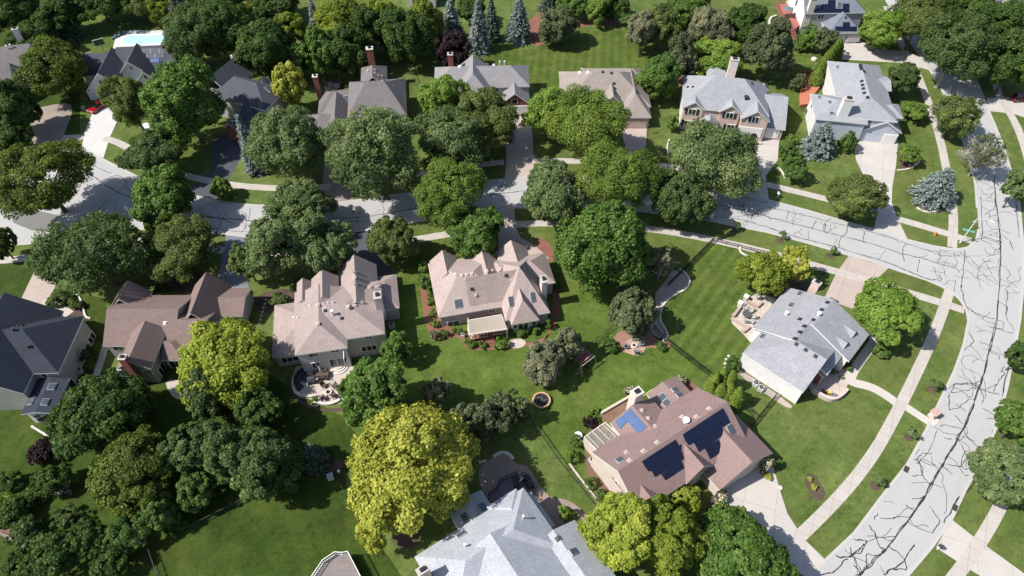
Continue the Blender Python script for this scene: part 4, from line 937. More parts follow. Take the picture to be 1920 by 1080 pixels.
def column(name, k, a, hgt, seed):
    R = np.random.RandomState(seed); n = int(min(6000, 2600*a*hgt/2+500)); t = R.uniform(0, 1, n)**.85; q = R.uniform(0, 6.28, n)
    r = a*np.sin(np.clip((1-t)*1.9 + .12, 0, 1.571))*(1 + .10*np.sin(q*3 + t*9 + seed) + R.normal(0, .07, n))
    p = np.stack([r*np.cos(q), r*np.sin(q), hgt*(.02 + .98*t)], 1); nr = np.stack([np.cos(q), np.sin(q), .5 + 0*q], 1) + R.normal(size=(n, 3))*.4
    s = R.uniform(.10, .2, n); al = np.tile([0, 0, 1.0], (n, 1)) + R.normal(size=(n, 3))*.4
    return quads_mesh(name, p, nr, s, s*.45, R.uniform(0, 1, n), LEAF[k], al)
def trunk_mb(h, r, ztop, a, seed, limbs=5):
    R = random.Random(seed); b = MB(); p = Vector((0, 0, -.15)); n = 4
    for i in range(n):
        q = Vector((R.uniform(-.1, .1)*h*.12, R.uniform(-.1, .1)*h*.12, h*(i+1)/n)); b.tube(p, q, r*(1-.16*i)*(1.25 if i == 0 else 1), r*(1-.16*(i+1)), 8, cap=False); p = q
    for k in range(limbs):
        w = 6.28*k/limbs + R.uniform(-.4, .4); l = a*R.uniform(.45, .75); z = ztop*R.uniform(.6, .95)
        m = Vector((math.cos(w)*l*.5, math.sin(w)*l*.5, h+(z-h)*.55)); e = Vector((math.cos(w)*l, math.sin(w)*l, max(h, z)))
        b.tube(p, m, r*.5, r*.32, 6, cap=False); b.tube(m, e, r*.32, r*.1, 6, cap=False)
    b.tube(p, Vector((0, 0, max(h*1.05, ztop*.85))), r*.42, r*.1, 6, cap=False); return b
def twig_mb(hgt, a, seed, n=26):
    R = random.Random(seed); b = MB(); tr = [(Vector((0, 0, hgt*.25)), .12)]; b.tube((0, 0, -.1), (0, 0, hgt*.6), .16, .08, 7, cap=False)
    for k in range(n):
        w = R.uniform(0, 6.28); el = R.uniform(.25, 1.2); z0 = hgt*R.uniform(.25, .6); p = Vector((0, 0, z0)); L = a*R.uniform(.7, 1.15)
        d = Vector((math.cos(w)*math.cos(el), math.sin(w)*math.cos(el), math.sin(el)))
        q = p + d*L*.5 + Vector((0, 0, L*.06)); e = q + (d + Vector((R.gauss(0, .25), R.gauss(0, .25), R.gauss(0, .15)))).normalized()*L*.55
        b.tube(p, q, .075, .05, 4, cap=False); b.tube(q, e, .05, .03, 4, cap=False)
        for m in range(11):
            s = R.uniform(.1, 1); c = q + (e-q)*s; f = c + (d + Vector((R.gauss(0, .6), R.gauss(0, .6), R.gauss(0, .4)))).normalized()*L*R.uniform(.15, .34)
            b.tube(c, f, .035, .018, 3, cap=False)
    return b
TS = [100]
CATN = {'maple_tree': 'tree', 'shade_tree': 'tree', 'blue_spruce': 'spruce', 'pine_tree': 'pine tree', 'shrub': 'shrub', 'arborvitae': 'arborvitae', 'sapling': 'sapling'}
def obj(name, me, par):
    o = bpy.data.objects.new(name, me); C.objects.link(o); o.parent = par; return o
def tree(cx, cy, w, h, k, label, name='maple_tree', gap=None, grp=None, bare=0, pale=False, extra=None):
    TS[0] += 1; sd = TS[0]
    if name not in ('shrub', 'sapling', 'arborvitae'):
        g_ = 1.03 if (cy < 130 and cx < 1000) else 1.0; w *= g_; h *= g_
    al = math.atan2(F*SN + (cy-540)*CS, math.hypot(cx-960, F*CS - (cy-540)*SN))
    zc = 3.0
    for _ in range(4):
        m = mpp(cx, cy, zc); a = w/2*m; hm = h/2*m
        if k in 'BEA':
            # cone: apparent height = base ellipse + height
            H_ = max(1.4*a if k != 'A' else 1.5*a, (2*hm - 2*a*math.sin(al)*.9)/math.cos(al) + .4*a); zc = H_*.42; base = 0
        else:
            b = math.sqrt(max(.0, hm*hm - (a*math.sin(al))**2))/math.cos(al); b = max(.66*a, min((1.2 if w > 70 else 1.6)*a, b*.92))
            g = gap if gap is not None else (.9 if a > 2.2 else (.0 if name == 'shrub' else .6)); zc = g + b*.96
    p = P(cx, cy, zc); loc = Vector((p.x, p.y, 0)); e = empty(name, loc, label, CATN[name], grp)
    if extra:
        for x_, y_, w_, h_ in extra:
            z_ = zc*.55; c = obj('crown', leafy('leaf_crown', k, w_/2*m, h_/2*m, sd+500, 1), e); q_ = P(x_, y_, z_); c.location = q_ - loc
    if k in 'BE':
        c = obj('crown', conifer('spruce_crown', k, a, H_, sd), e); t = trunk_mb(H_*.5, .1+a*.05, H_*.9, 0.01, sd, 0); t.v = [tuple(Vector(q)+loc) for q in t.v]; t.build('trunk', bark, e, at=loc)
        return e
    if k == 'A':
        obj('crown', column('column_crown', k, a, H_, sd), e); return e
    c = obj('crown', leafy('leaf_crown', k, a, b, sd, .35 if 0 < bare < 30 else .12 if bare else 1), e); c.location = (0, 0, zc); c.rotation_euler = (0, 0, 0)
    if bare: t = twig_mb(zc+b*.6, a*1.15, sd, bare); t.v = [tuple(Vector(q)+loc) for q in t.v]; t.build('trunk', barkg, e, at=loc)
    elif name != 'shrub':
        t = trunk_mb(max(.5, zc-b*.55), .08+a*.042, zc+b*.5, a, sd); t.v = [tuple(Vector(q)+loc) for q in t.v]; t.build('trunk', barkg if pale else bark, e, at=loc)
    else:
        t = MB(); t.tube(loc+Vector((0, 0, -.05)), loc+Vector((0, 0, zc)), .05+.03*a, .03, 6); t.build('stem', bark, e, at=loc)
    return e
m_, s_, b_, p_, h_ = 'maple_tree', 'shade_tree', 'blue_spruce', 'pine_tree', 'shrub'
TREES = [
 (22, 22, 95, 85, 'D', 'dark leafy tree filling the top left corner', s_), (115, 34, 74, 76, 'D', 'tall dark tree at top edge left of the pool lawn', s_, .2),
 (128, 60, 52, 40, 'E', 'small bluish evergreen just above the olive tree by the far left gray roof', b_), (103, 134, 116, 112, 'U', 'large olive green tree between the far left gray roof and white pool house', s_),
 (22, 205, 85, 130, 'D', 'dark tree on the left edge beside the shaded driveway', s_), (18, 268, 70, 60, 'D', 'low dark tree at left edge above the cul-de-sac tree', s_),
 (80, 335, 168, 118, 'U', 'wide olive tree shading the cul-de-sac at the left edge', s_, 3.0), (3, 458, 44, 66, 'D', 'dark tree cut by the left edge below the cul-de-sac patch', s_),
 (185, 0, 110, 62, 'D', 'dark tree at the top edge behind the small white goal', s_), (262, -8, 110, 46, 'O', 'olive tree at the top edge right of the small goal', s_),
 (303, 14, 50, 62, 'G', 'yellow green tree at top edge above the right end of the pool', s_), (338, 24, 62, 88, 'E', 'dark evergreen behind the right end of the pool', p_),
 (368, 72, 92, 168, 'C', 'tall full maple touching the right end of the pool', m_), (347, 195, 132, 178, 'M', 'big round maple in front of the pool house', m_, 1.6),
 (242, 190, 86, 118, 'O', 'loose olive tree beside the red car on the white driveway', s_, 1.6), (425, 62, 105, 118, 'D', 'dark tree behind the slate roofed house, nearest the pool', s_),
 (492, 95, 105, 118, 'D', 'dark tree behind the slate roofed house, touching the yellow willow', s_), (455, 6, 66, 40, 'Y', 'bright yellow tree at the top edge above the slate roofed house', s_),
 (546, 60, 62, 66, 'G', 'yellow green tree left of the slim blue spruce at the top', s_), (522, 12, 84, 62, 'D', 'dark tree at the top edge left of the slim blue spruce', s_),
 (591, 40, 32, 76, 'B', 'slim blue spruce left of the tall yellow green trees at the top', b_), (545, 166, 56, 92, 'Y', 'feathery yellow tree left of the taupe roofed brick house', s_, .8),
 (558, 112, 56, 74, 'M', 'mid green tree directly above the feathery yellow tree', m_), (602, 100, 62, 98, 'M', 'green tree behind the left brick chimney of the taupe house', m_),
 (650, 40, 98, 92, 'G', 'tall yellow green tree at the top with rounded clumps', s_), (662, 95, 88, 98, 'D', 'dark tree behind the right brick chimney of the taupe house', s_),
 (722, 40, 62, 92, 'G', 'yellow green tree peeking out left of the dark central tree', s_), (800, 50, 62, 95, 'G', 'yellow green tree peeking out right of the dark central tree', s_),
 (758, 68, 96, 130, 'D', 'dark oval tree between the two chimneys at the top', m_), (846, 44, 54, 84, 'B', 'broad blue spruce above the purple tree', b_),
 (848, 96, 62, 78, 'N', 'dark purple leaved tree behind the brick chimney', m_, .8), (897, 56, 46, 100, 'B', 'tall blue spruce right of the purple tree', b_),
 (922, 42, 36, 82, 'E', 'dark spruce tucked behind the tall blue spruce', b_), (973, 40, 54, 90, 'B', 'blue spruce at the left of the round olive bush', b_),
 (1045, 52, 70, 70, 'P', 'round olive tree standing alone above the striped lawn', s_, .6), (1030, 4, 52, 40, 'E', 'gray spruce at the top edge above the round olive tree', b_),
 (1076, 8, 62, 52, 'M', 'green tree at top edge right of the gray spruce', m_), (1118, 16, 48, 56, 'L', 'light green tree at the top edge on red mulch', m_),
 (1152, 10, 52, 50, 'D', 'dark tree at the top edge on red mulch', s_), (1178, 38, 36, 30, 'S', 'round clipped shrub at the corner of the striped lawn', h_),
 (1204, 62, 60, 88, 'R', 'gray green pine at the right side of the striped lawn', p_), (1236, 48, 72, 92, 'O', 'olive tree behind the gray green pine', s_),
 (1285, 22, 90, 74, 'M', 'green tree at the top edge left of the pale willow', m_), (1238, 145, 76, 130, 'M', 'tall green tree between the beige roof and silver roof', m_, .8),
 (1276, 112, 56, 88, 'P', 'olive tree left of the bright green tree behind the pink house', s_), (1328, 58, 78, 128, 'R', 'pale gray green willow behind the bright green tree', s_, None, None, 0, True),
 (1345, 112, 92, 82, 'L', 'bright lime green tree behind the pink brick house', m_, .8), (1400, 56, 76, 112, 'D', 'dark green tree left of the red deck', s_),
 (1443, 98, 88, 108, 'P', 'spreading gray pine below the red deck', p_, 1.5), (1262, 232, 24, 92, 'T', 'bright green vine shrub against the left wall of the pink house', h_),
 (285, 290, 100, 84, 'C', 'green parkway maple shading the walk by the white driveway', m_, 2), (308, 378, 106, 112, 'M', 'dense egg shaped maple standing by the road at left', m_, .8),
 (180, 480, 185, 155, 'C', 'largest dark maple at left below the cul-de-sac', m_, 2), (335, 468, 126, 104, 'O', 'yellowish olive tree right of the largest left maple', s_, 1.6),
 (415, 355, 36, 44, 'T', 'small round lime tree beside the asphalt driveway apron', h_), (466, 278, 42, 124, 'B', 'tall narrow blue spruce beside the asphalt driveway', b_),
 (540, 278, 142, 152, 'K', 'big maple right of the narrow blue spruce', m_, 1.6), (563, 382, 106, 92, 'K', 'light leaved maple overhanging the road near the left asphalt apron', m_, 2.4),
 (528, 470, 122, 142, 'K', 'large maple left half of the pair above the tan hip roof', m_, 1.6), (610, 460, 104, 148, 'K', 'large maple right half of the pair above the tan hip roof', m_, 1.6),
 (464, 492, 54, 90, 'O', 'thin pale olive tree left of the maple pair', s_, 1.2), (710, 290, 162, 192, 'K', 'huge maple hiding the front of the taupe roofed brick house', m_, 2),
 (740, 450, 78, 98, 'O', 'gray green tree on the lawn strip below the road in the centre left', s_, 1.2), (832, 190, 82, 112, 'L', 'tall lime green tree in front of the lilac gray roof', m_, 1.5),
 (905, 225, 125, 112, 'O', 'olive brown tree left of the dark red car', s_, 2.5), (850, 262, 132, 124, 'K', 'green maple below the lime green tree', m_, 2),
 (845, 362, 140, 150, 'H', 'feathery honey locust hanging over the road left of centre', s_, 2), (893, 436, 98, 96, 'M', 'round green tree left of the shaded brick driveway', m_, 1.2),
 (1028, 212, 92, 98, 'L', 'light green tree left of the beige roofed house', m_, 1.5), (1108, 238, 142, 140, 'H', 'broad honey locust in front of the beige roofed house', s_, 2.4),
 (1040, 362, 112, 124, 'K', 'dark round maple standing on the road edge in the centre', m_, 1.5), (1160, 332, 142, 142, 'H', 'dark feathery locust spreading over the road', s_, 2.6),
 (1125, 466, 148, 168, 'M', 'big bright green maple right of the rose roofed house', m_, 1), (1277, 374, 98, 112, 'C', 'dark dense maple beside the white parked vehicle', m_, 1.2),
 (1338, 300, 165, 134, 'K', 'large maple in front of the pink brick house', m_, 2), (1208, 500, 52, 120, 'O', 'slim yellowish tree left one in the gravel bed', s_, .5, None, 12, True), (1240, 495, 50, 100, 'R', 'half bare slim tree right one in the gravel bed', s_, .5, None, 20, True),
 (1190, 586, 78, 86, 'P', 'gray green tree leaning over the adirondack chairs', s_, 1), (1432, 514, 92, 92, 'G', 'yellow green tree above the corner house patio', m_, 1.2), (1488, 498, 62, 76, 'Y', 'yellow tree above the corner house chimney', m_, 1.2),
 (1666, 594, 116, 112, 'L', 'round lime tree on the corner house front lawn', m_, .8), (1605, 368, 92, 88, 'O', 'round olive tree by the silver roofed house driveway', s_, 1.4),
 (1540, 262, 80, 84, 'B', 'wide blue gray spruce in front of the pale blue house', b_), (1760, 350, 98, 98, 'B', 'wide gray spruce standing over the corner walk', b_),
 (1702, 291, 42, 36, 'T', 'clipped lime shrub in the mulch bed with white edging', h_), (1476, 288, 32, 42, 'S', 'small dark shrub in the bed by the pink driveway', h_), (1492, 318, 44, 46, 'S', 'larger dark shrub in the bed by the pink driveway', h_),
 (1715, 207, 44, 34, 'T', 'yellow green shrub by the right end of the pale blue house', h_), (1690, 150, 62, 66, 'C', 'dark olive tree beside the upper right sidewalk', s_, .8),
 (1790, 215, 80, 88, 'O', 'half dead tree with gray branches over the upper right road', s_, 1.2, None, 29, True), (1842, 290, 66, 80, 'P', 'bare gray tree over the right road with few leaves', s_, 1.5, None, 80, True),
 (1652, 58, 80, 78, 'L', 'bright green tree right of the white garage at top', m_, 1), (1722, 42, 100, 92, 'O', 'olive tree at top right over the sidewalk', s_, 2), (1792, 96, 126, 120, 'C', 'leaning green tree at the top right road', s_, 3, None, 0, True),
 (1852, 66, 100, 118, 'D', 'dark tree left part of the top right corner grove', s_, 1.5), (1902, 118, 92, 116, 'D', 'dark tree at the right edge of the top right grove', s_, 1.5), (1892, 46, 76, 76, 'C', 'dark tree below the corner beige house at top right', s_, 1.5),
 (1800, 8, 120, 52, 'D', 'dark tree at the top edge left of the corner beige house', s_, 2), (1908, 352, 46, 92, 'K', 'tree at the right edge beside the upper right road', s_, 1.5),
 (1912, 668, 44, 110, 'D', 'dark tree at the right edge beside the curved road', s_, 1), (1905, 795, 74, 90, 'M', 'green tree at right edge above the pale leaved tree', m_, .8), (1880, 886, 104, 102, 'K', 'pale leaved round tree at the right edge over a sidewalk', m_, 1),
 (424, 672, 156, 150, 'V', 'yellow leaved tree behind the brown roofed house', m_, .4), (385, 738, 86, 92, 'C', 'green tree tucked below the yellow tree at left', m_, 1), (701, 740, 126, 146, 'M', 'bright round maple beside the curved sofa patio', m_, .8),
 (745, 653, 56, 60, 'M', 'small round tree at the right corner of the tan hip house', h_), (817, 742, 54, 62, 'R', 'pale wispy tree above the biggest yellow tree', s_, .6),
 (772, 862, 232, 226, 'Y', 'biggest yellow tree with broad crown at the bottom centre over a dark mulch ring', m_, 3.5, None, 0, False, [(716, 978, 96, 80), (842, 930, 84, 80)]),
 (870, 798, 62, 74, 'P', 'leftmost dark evergreen of the rounded hedge row by the trampoline', p_, .1), (903, 790, 62, 80, 'P', 'second dark evergreen from the left in the hedge row by the trampoline', p_, .1), (936, 779, 62, 80, 'P', 'second dark evergreen from the right in the hedge row by the trampoline', p_, .1), (967, 768, 52, 74, 'P', 'rightmost dark evergreen of the hedge row next to the trampoline', p_, .1),
 (1020, 686, 76, 90, 'R', 'large pale pine left of the climbing frame', p_, .3), (1064, 646, 52, 76, 'R', 'slimmer pale pine right behind the climbing frame', p_, .3),
 (192, 782, 165, 150, 'D', 'dark weeping tree beside the glazed sunroom', s_, .6), (245, 890, 152, 132, 'U', 'round olive yellow tree in the dark lower left garden', m_, 1), (370, 838, 92, 112, 'C', 'fresh green tree in the lower left thicket', m_, 1),
 (440, 850, 112, 150, 'C', 'olive pine in the middle of the lower left thicket', p_, .5), (508, 866, 120, 140, 'C', 'tall olive pine at the right of the lower left thicket', p_, .5), (490, 776, 80, 84, 'D', 'bluish dark tree below the yellow tree at left', s_, 1),
 (588, 855, 60, 78, 'E', 'gray green pine right of the lower left thicket', p_), (366, 916, 68, 72, 'S', 'rounded cedar shrub at the edge of the bottom left lawn', h_), (246, 992, 88, 72, 'S', 'pale clipped shrub at the edge of the bottom left lawn', h_),
 (300, 966, 62, 72, 'S', 'dark shrub right of the pale clipped shrub at bottom left', h_), (160, 1012, 74, 68, 'D', 'dark round shrub at the bottom left near the edge', h_), (95, 1040, 100, 84, 'D', 'black green tree in the bottom left corner', s_), (95, 902, 62, 50, 'D', 'dark round shrub on the lawn at the left edge', h_), (25, 965, 60, 56, 'D', 'dark shrub row at left edge above the brick path', h_),
 (82, 846, 56, 34, 'N', 'small purple shrub on the shaded lawn at far left', h_), (112, 918, 34, 34, 'F', 'white flowering shrub in the dark left garden', h_), (8, 950, 50, 24, 'T', 'pale lime shrub cut by the left edge', h_),
 (1166, 1002, 128, 140, 'V', 'yellow tree at the bottom below the solar house', m_, 1), (1246, 1002, 124, 140, 'G', 'yellow green tree at the bottom in front of the solar house', m_, 1), (1284, 934, 68, 58, 'V', 'small yellow green tree at the solar house front', m_, 1),
 (1368, 1000, 104, 92, 'M', 'green tree at the bottom beside the solar house driveway', m_, .6), (1392, 1058, 186, 110, 'M', 'wide dark green tree cut by the bottom edge', m_, 1),
 (1351, 932, 28, 28, 'F', 'white flowering shrub at the garage corner of the solar house', h_), (1436, 872, 28, 34, 'F', 'white flowering shrub right of the solar house garage', h_), (1182, 735, 20, 20, 'F', 'white flowering shrub at the end of the timber bed wall', h_), (1275, 713, 24, 14, 'F', 'white flowering plants behind the solar house sunroom', h_),
 (1114, 776, 22, 18, 'T', 'lime shrub at the left end of the timber bed wall', h_), (1074, 857, 26, 26, 'T', 'lime shrub left of the cream trellis', h_), (1108, 793, 26, 18, 'N', 'dark purple shrub below the timber bed wall', h_), (1082, 830, 24, 24, 'S', 'dark shrub under the white bird bath', h_),
 (1110, 905, 26, 24, 'S', 'first low shrub in the side bed of the solar house', h_), (1128, 930, 26, 24, 'S', 'second low shrub in the side bed of the solar house', h_), (1440, 892, 16, 14, 'Y', 'small yellow plant beside the white shrub right of the garage', h_),
 (1518, 899, 12, 9, 'Y', 'upper yellow plant in the kidney mulch bed', h_), (1526, 913, 13, 10, 'Y', 'lower yellow plant in the kidney mulch bed', h_), (1456, 868, 16, 18, 'S', 'small green shrub at the right of the white flowers by the garage', h_),
 (1376, 683, 28, 34, 'S', 'dark clipped shrub at the white side wall of the corner house', h_), (1590, 688, 18, 16, 'S', 'round shrub at the corner house entry', h_), (1653, 660, 30, 26, 'S', 'low round shrub in a ring on the corner lot lawn', h_),
 (1564, 698, 18, 16, 'P', 'gray shrub in the entry bed of the corner house', h_), (1578, 708, 9, 8, 'R', 'small silver plant in the entry bed of the corner house', h_),
 (795, 500, 24, 22, 'T', 'clipped shrub at the left rear corner of the rose roofed house', h_), (797, 530, 28, 36, 'S', 'large clipped hedge shrub on the left of the rose roofed house', h_),
 (806, 549, 14, 15, 'T', 'first lime shrub in the red side bed counting from the street', h_), (808, 565, 15, 16, 'T', 'second lime shrub in the red side bed counting from the street', h_), (811, 587, 15, 17, 'T', 'third lime shrub in the red side bed counting from the street', h_), (815, 606, 18, 18, 'T', 'lowest lime shrub in the red side bed', h_),
 (812, 628, 18, 22, 'R', 'pale shrub at the bottom of the red side bed', h_), (829, 627, 19, 18, 'S', 'clipped ball shrub at the back corner of the rose roofed house', h_), (852, 619, 11, 11, 'S', 'small dark ball shrub left under the back window', h_), (863, 621, 11, 13, 'S', 'small ball shrub right under the back window', h_),
 (977, 622, 24, 19, 'S', 'clipped box shrub left under the bay window', h_), (1004, 618, 24, 20, 'S', 'clipped box shrub right under the bay window', h_), (1027, 608, 15, 30, 'S', 'upright shrub at the right corner of the rose roofed house', h_), (1042, 532, 14, 22, 'S', 'dark shrub by the garage wing of the rose roofed house', h_),
 (884, 646, 20, 12, 'T', 'leafy plants left of the deck steps', h_), (905, 648, 16, 9, 'T', 'leafy plants close by the deck steps', h_), (941, 643, 28, 10, 'T', 'leafy plants right of the deck steps', h_), (876, 640, 10, 18, 'T', 'tall leafy plants at the deck corner', h_),
 (1520, 70, 40, 42, 'T', 'round green shrub left of the white garage at top right', h_), (1546, 78, 42, 46, 'P', 'gray round shrub left of the white garage at top right', h_), (1503, 84, 30, 22, 'S', 'low dark shrub at the foot of the red deck stairs', h_),
 (1495, 155, 24, 36, 'P', 'gray green shrub beside the orange deck', h_), (1485, 262, 20, 20, 'T', 'small lime shrub between the pink and pale blue houses', h_), (1590, 268, 30, 40, 'S', 'green shrub right of the wide blue gray spruce', h_),
 (110, 560, 36, 24, 'S', 'shrub cluster by the driveway of the navy roofed house', h_), (138, 573, 24, 22, 'S', 'shrub next to the curved edging by the navy roofed house', h_), (170, 665, 28, 34, 'D', 'dark shrub at the gray wall of the navy roofed house', h_), (213, 700, 26, 24, 'S', 'dark shrub at the chimney gable of the brown house', h_),
 (522, 562, 32, 28, 'M', 'small bush left of the tan hip roofed house', h_), (350, 520, 20, 14, 'T', 'pale bush in front of the brown house entry', h_), (405, 770, 30, 20, 'S', 'low bush below the green tree under the yellow one', h_), (588, 752, 18, 16, 'T', 'grassy plant at the curved patio wall end', h_),
 (1178, 572, 16, 28, 'S', 'upright shrub in the red bed above the gray green tree', h_), (1212, 562, 30, 32, 'S', 'round shrub in the gravel bed by the stone edging', h_), (1142, 648, 34, 14, 'S', 'ground hugging shrub left of the adirondack circle', h_), (1240, 650, 22, 9, 'S', 'ground hugging shrub right of the adirondack circle', h_),
 (1060, 960, 30, 46, 'T', 'clipped green hedge mound beside the aggregate path', h_), (300, 545, 30, 20, 'D', 'dark bush left of the brown house entry', h_), (1330, 745, 30, 20, 'S', 'low green bush below the columnar evergreens', h_),
 (58, 72, 80, 62, 'D', 'dark tree behind the far left gray roof', s_), (405, 12, 96, 72, 'D', 'dark tree at the top edge between the pool and the yellow tree', s_), (690, 62, 60, 96, 'D', 'dark slim tree between two yellow green trees at top', s_), (884, 18, 56, 50, 'D', 'dark tree at top edge behind the broad blue spruce', s_),
 (62, 930, 44, 36, 'D', 'dark low shrub left of the white flowering shrub in the dark garden', h_), (48, 998, 60, 40, 'C', 'dark shrub beside the brick path at far left', h_), (205, 1052, 70, 50, 'D', 'dark shrub at the bottom edge left of the bottom lawn fence', h_), (128, 968, 50, 40, 'C', 'dark shrub below the white flowering shrub in the dark garden', h_),
 (135, 800, 44, 40, 'D', 'dark shrub under the weeping tree beside the sunroom', h_), (20, 905, 46, 40, 'D', 'dark shrub at the left edge on the shaded lawn', h_), (38, 1062, 60, 40, 'D', 'black green shrub at the very bottom left', h_), (330, 985, 40, 34, 'D', 'dark low shrub by the bottom lawn fence', h_), (530, 905, 40, 30, 'D', 'low dark shrub at the fence right of the olive pines', h_),
 (600, 690, 0, 0, '', '', ''),
]
for t in TREES:
    if not t[4]: continue
    tree(*t[:7], *t[7:])
for i, (x, y, w, hh, l) in enumerate(((1338, 720, 27, 54, 'nearest the back wall'), (1352, 712, 26, 54, 'highest at the rear'), (1368, 716, 26, 54, 'right of the rear one'), (1349, 738, 27, 50, 'in the middle of the clump'), (1366, 738, 27, 52, 'in the middle right of the clump'), (1381, 746, 28, 54, 'rightmost and frontmost'), (1331, 734, 24, 44, 'lowest at the left'))):
    tree(x, y, w, hh, 'A', 'columnar evergreen behind the solar house, ' + l, 'arborvitae', grp='columnar evergreens behind the solar house')
for i in range(9):
    t = i/8; tree(1531+t*37, 146-t*52, 24, 44, 'A', 'columnar evergreens forming a tall hedge beside the orange deck', 'arborvitae', grp='columnar hedge beside the orange deck')
SAP = [(1382, 422, 14, 15, 'M', (1376, 433), 'the white parked vehicle'), (1468, 440, 12, 14, 'M', (1461, 452), 'the yellow green trees'), (1564, 468, 13, 15, 'M', (1555, 481), 'the pink driveway apron'),
       (1757, 720, 24, 22, 'K', (1747, 733), 'the brick mailbox'), (1714, 811, 24, 20, 'K', (1701, 821), 'the path to the brick mailbox'), (1650, 903, 24, 22, 'K', (1637, 912), 'the storm drain'), (1898, 272, 0, 0, '', (0, 0), '')]
for x, y, w, hh, k, mpx, l in SAP:
    if not w: continue
    e = tree(x, y, w, hh, k, 'young parkway sapling in a mulch ring near ' + l, 'sapling', .7, 'saplings in mulch rings along the kerb')
    q = P(*mpx) ; c = e.location; b = MB(); b.lathe((c.x*.55+q.x*.45, c.y*.55+q.y*.45, 0), [(0, .03), (.5, .03), (.66, .012), (.7, .0)], 18); struct('mulch_ring', b, MULB)
# ================================================================ OTHER THINGS
def wp(x, y, z=0): return P(x, y, z)
def one(name, mb, mats, at, label, cat, grp=None, bevel=0):
    o = mb.build(name, mats, None, at=at, bevel=bevel); return tag(o, label, cat, grp)
def root(name, px, label, cat, grp=None, z=0):
    p = wp(*px, z); return empty(name, p, label, cat, grp), p
paint = lambda n, c: plain(n, c, .25, .03, spec=.6)
TYRE = plain('tyre_rubber', (.015, .015, .016), .8, .1); CARGL = glass('car_glass', (.012, .015, .018), .05); RIM = plain('wheel_rim', (.4, .4, .42), .35, .05, metal=.6)
LAMPW = plain('lamp_lens', (.7, .7, .68), .2, .03); LAMPR = plain('tail_lens', (.25, .01, .01), .2, .03)
def car(px, py, ang, mat, label, L=4.7, W=1.85, H=1.5):
    e, p = root('parked_car', (px, py), label, 'car'); R = Matrix.Rotation(ang, 4, 'Z'); T = lambda x, y, z: p + R @ Vector((x, y, z))
    prof = [(-.5, .32), (-.5, .62), (-.47, .74), (-.30, .80), (.22, .78), (.44, .68), (.5, .52), (.5, .30), (.4, .22), (-.42, .22)]
    b = MB(); n = len(prof); vs = []
    for y, k in ((-.5, .96), (-.42, 1), (.42, 1), (.5, .96)):
        for x, z in prof: vs.append(T(x*L*(k if abs(y) == .5 else 1), y*W*(1 if z < .7 else .95), z*H*.72))
    fs = []
    for j in range(3):
        for i in range(n): fs.append((j*n+i, j*n+(i+1) % n, (j+1)*n+(i+1) % n, (j+1)*n+i))
    fs += [tuple(reversed(range(n))), tuple(range(3*n, 4*n))]; b.add(vs, fs); b.build('body', mat, e)
    c = MB(); lo = [(-.43, .77), (.2, .77)]; zt, zb = H, H*.55
    bl = [(-.44*L, -.46*W), (.22*L, -.46*W), (.22*L, .46*W), (-.44*L, .46*W)]; tp = [(-.34*L, -.37*W), (.04*L, -.37*W), (.04*L, .37*W), (-.34*L, .37*W)]
    c.add([T(x, y, zb) for x, y in bl] + [T(x, y, zt-.05) for x, y in tp], [(0, 1, 5, 4), (1, 2, 6, 5), (2, 3, 7, 6), (3, 0, 4, 7), (4, 5, 6, 7)]); c.build('window', CARGL, e)
    r = MB(); r.add([T(x*1.02, y*1.03, zt-.06) for x, y in tp] + [T(x*.95, y*.9, zt+.02) for x, y in tp], [(0, 1, 5, 4), (1, 2, 6, 5), (2, 3, 7, 6), (3, 0, 4, 7), (4, 5, 6, 7), (3, 2, 1, 0)]); r.build('car_roof', mat, e)
    for x in (-.31, .32):
        for y in (-.46, .46):
            w = MB(); a = T(x*L, y*W-.1, .33); q = T(x*L, y*W+.1, .33); w.tube(a, q, .33, n=14); o = w.build('wheel', TYRE, e)
            w = MB(); d = (q-a).normalized(); w.tube(a-d*.01, q+d*.01, .2, n=10); w.build('rim', RIM, o)
    for y in (-.36, .36):
        w = MB(); w.box(T(.492*L, y*W, .48*H*.9), (.08, .34, .16), ang); w.build('headlight', LAMPW, e)
        w = MB(); w.box(T(-.497*L, y*W, .5*H*.95), (.06, .3, .18), ang); w.build('tail_light', LAMPR, e)
car(185, 203, math.radians(-114), paint('car_red', (.30, .008, .02)), 'bright red car parked by the white garage of the pool house')
car(623, 297, math.radians(-92), paint('car_blue', (.025, .03, .045)), 'dark blue gray car on the driveway of the taupe brick house')
car(955, 255, math.radians(-90), paint('car_dark_red', (.16, .012, .016)), 'dark red car on the driveway under the olive brown tree')
car(1914, 188, math.radians(4), paint('car_maroon', (.09, .008, .016)), 'maroon car at the right edge on a pale driveway')
car(1313, 403, math.radians(-14), paint('car_white', (.72, .73, .74)), 'white vehicle on the road half under the dark dense maple')
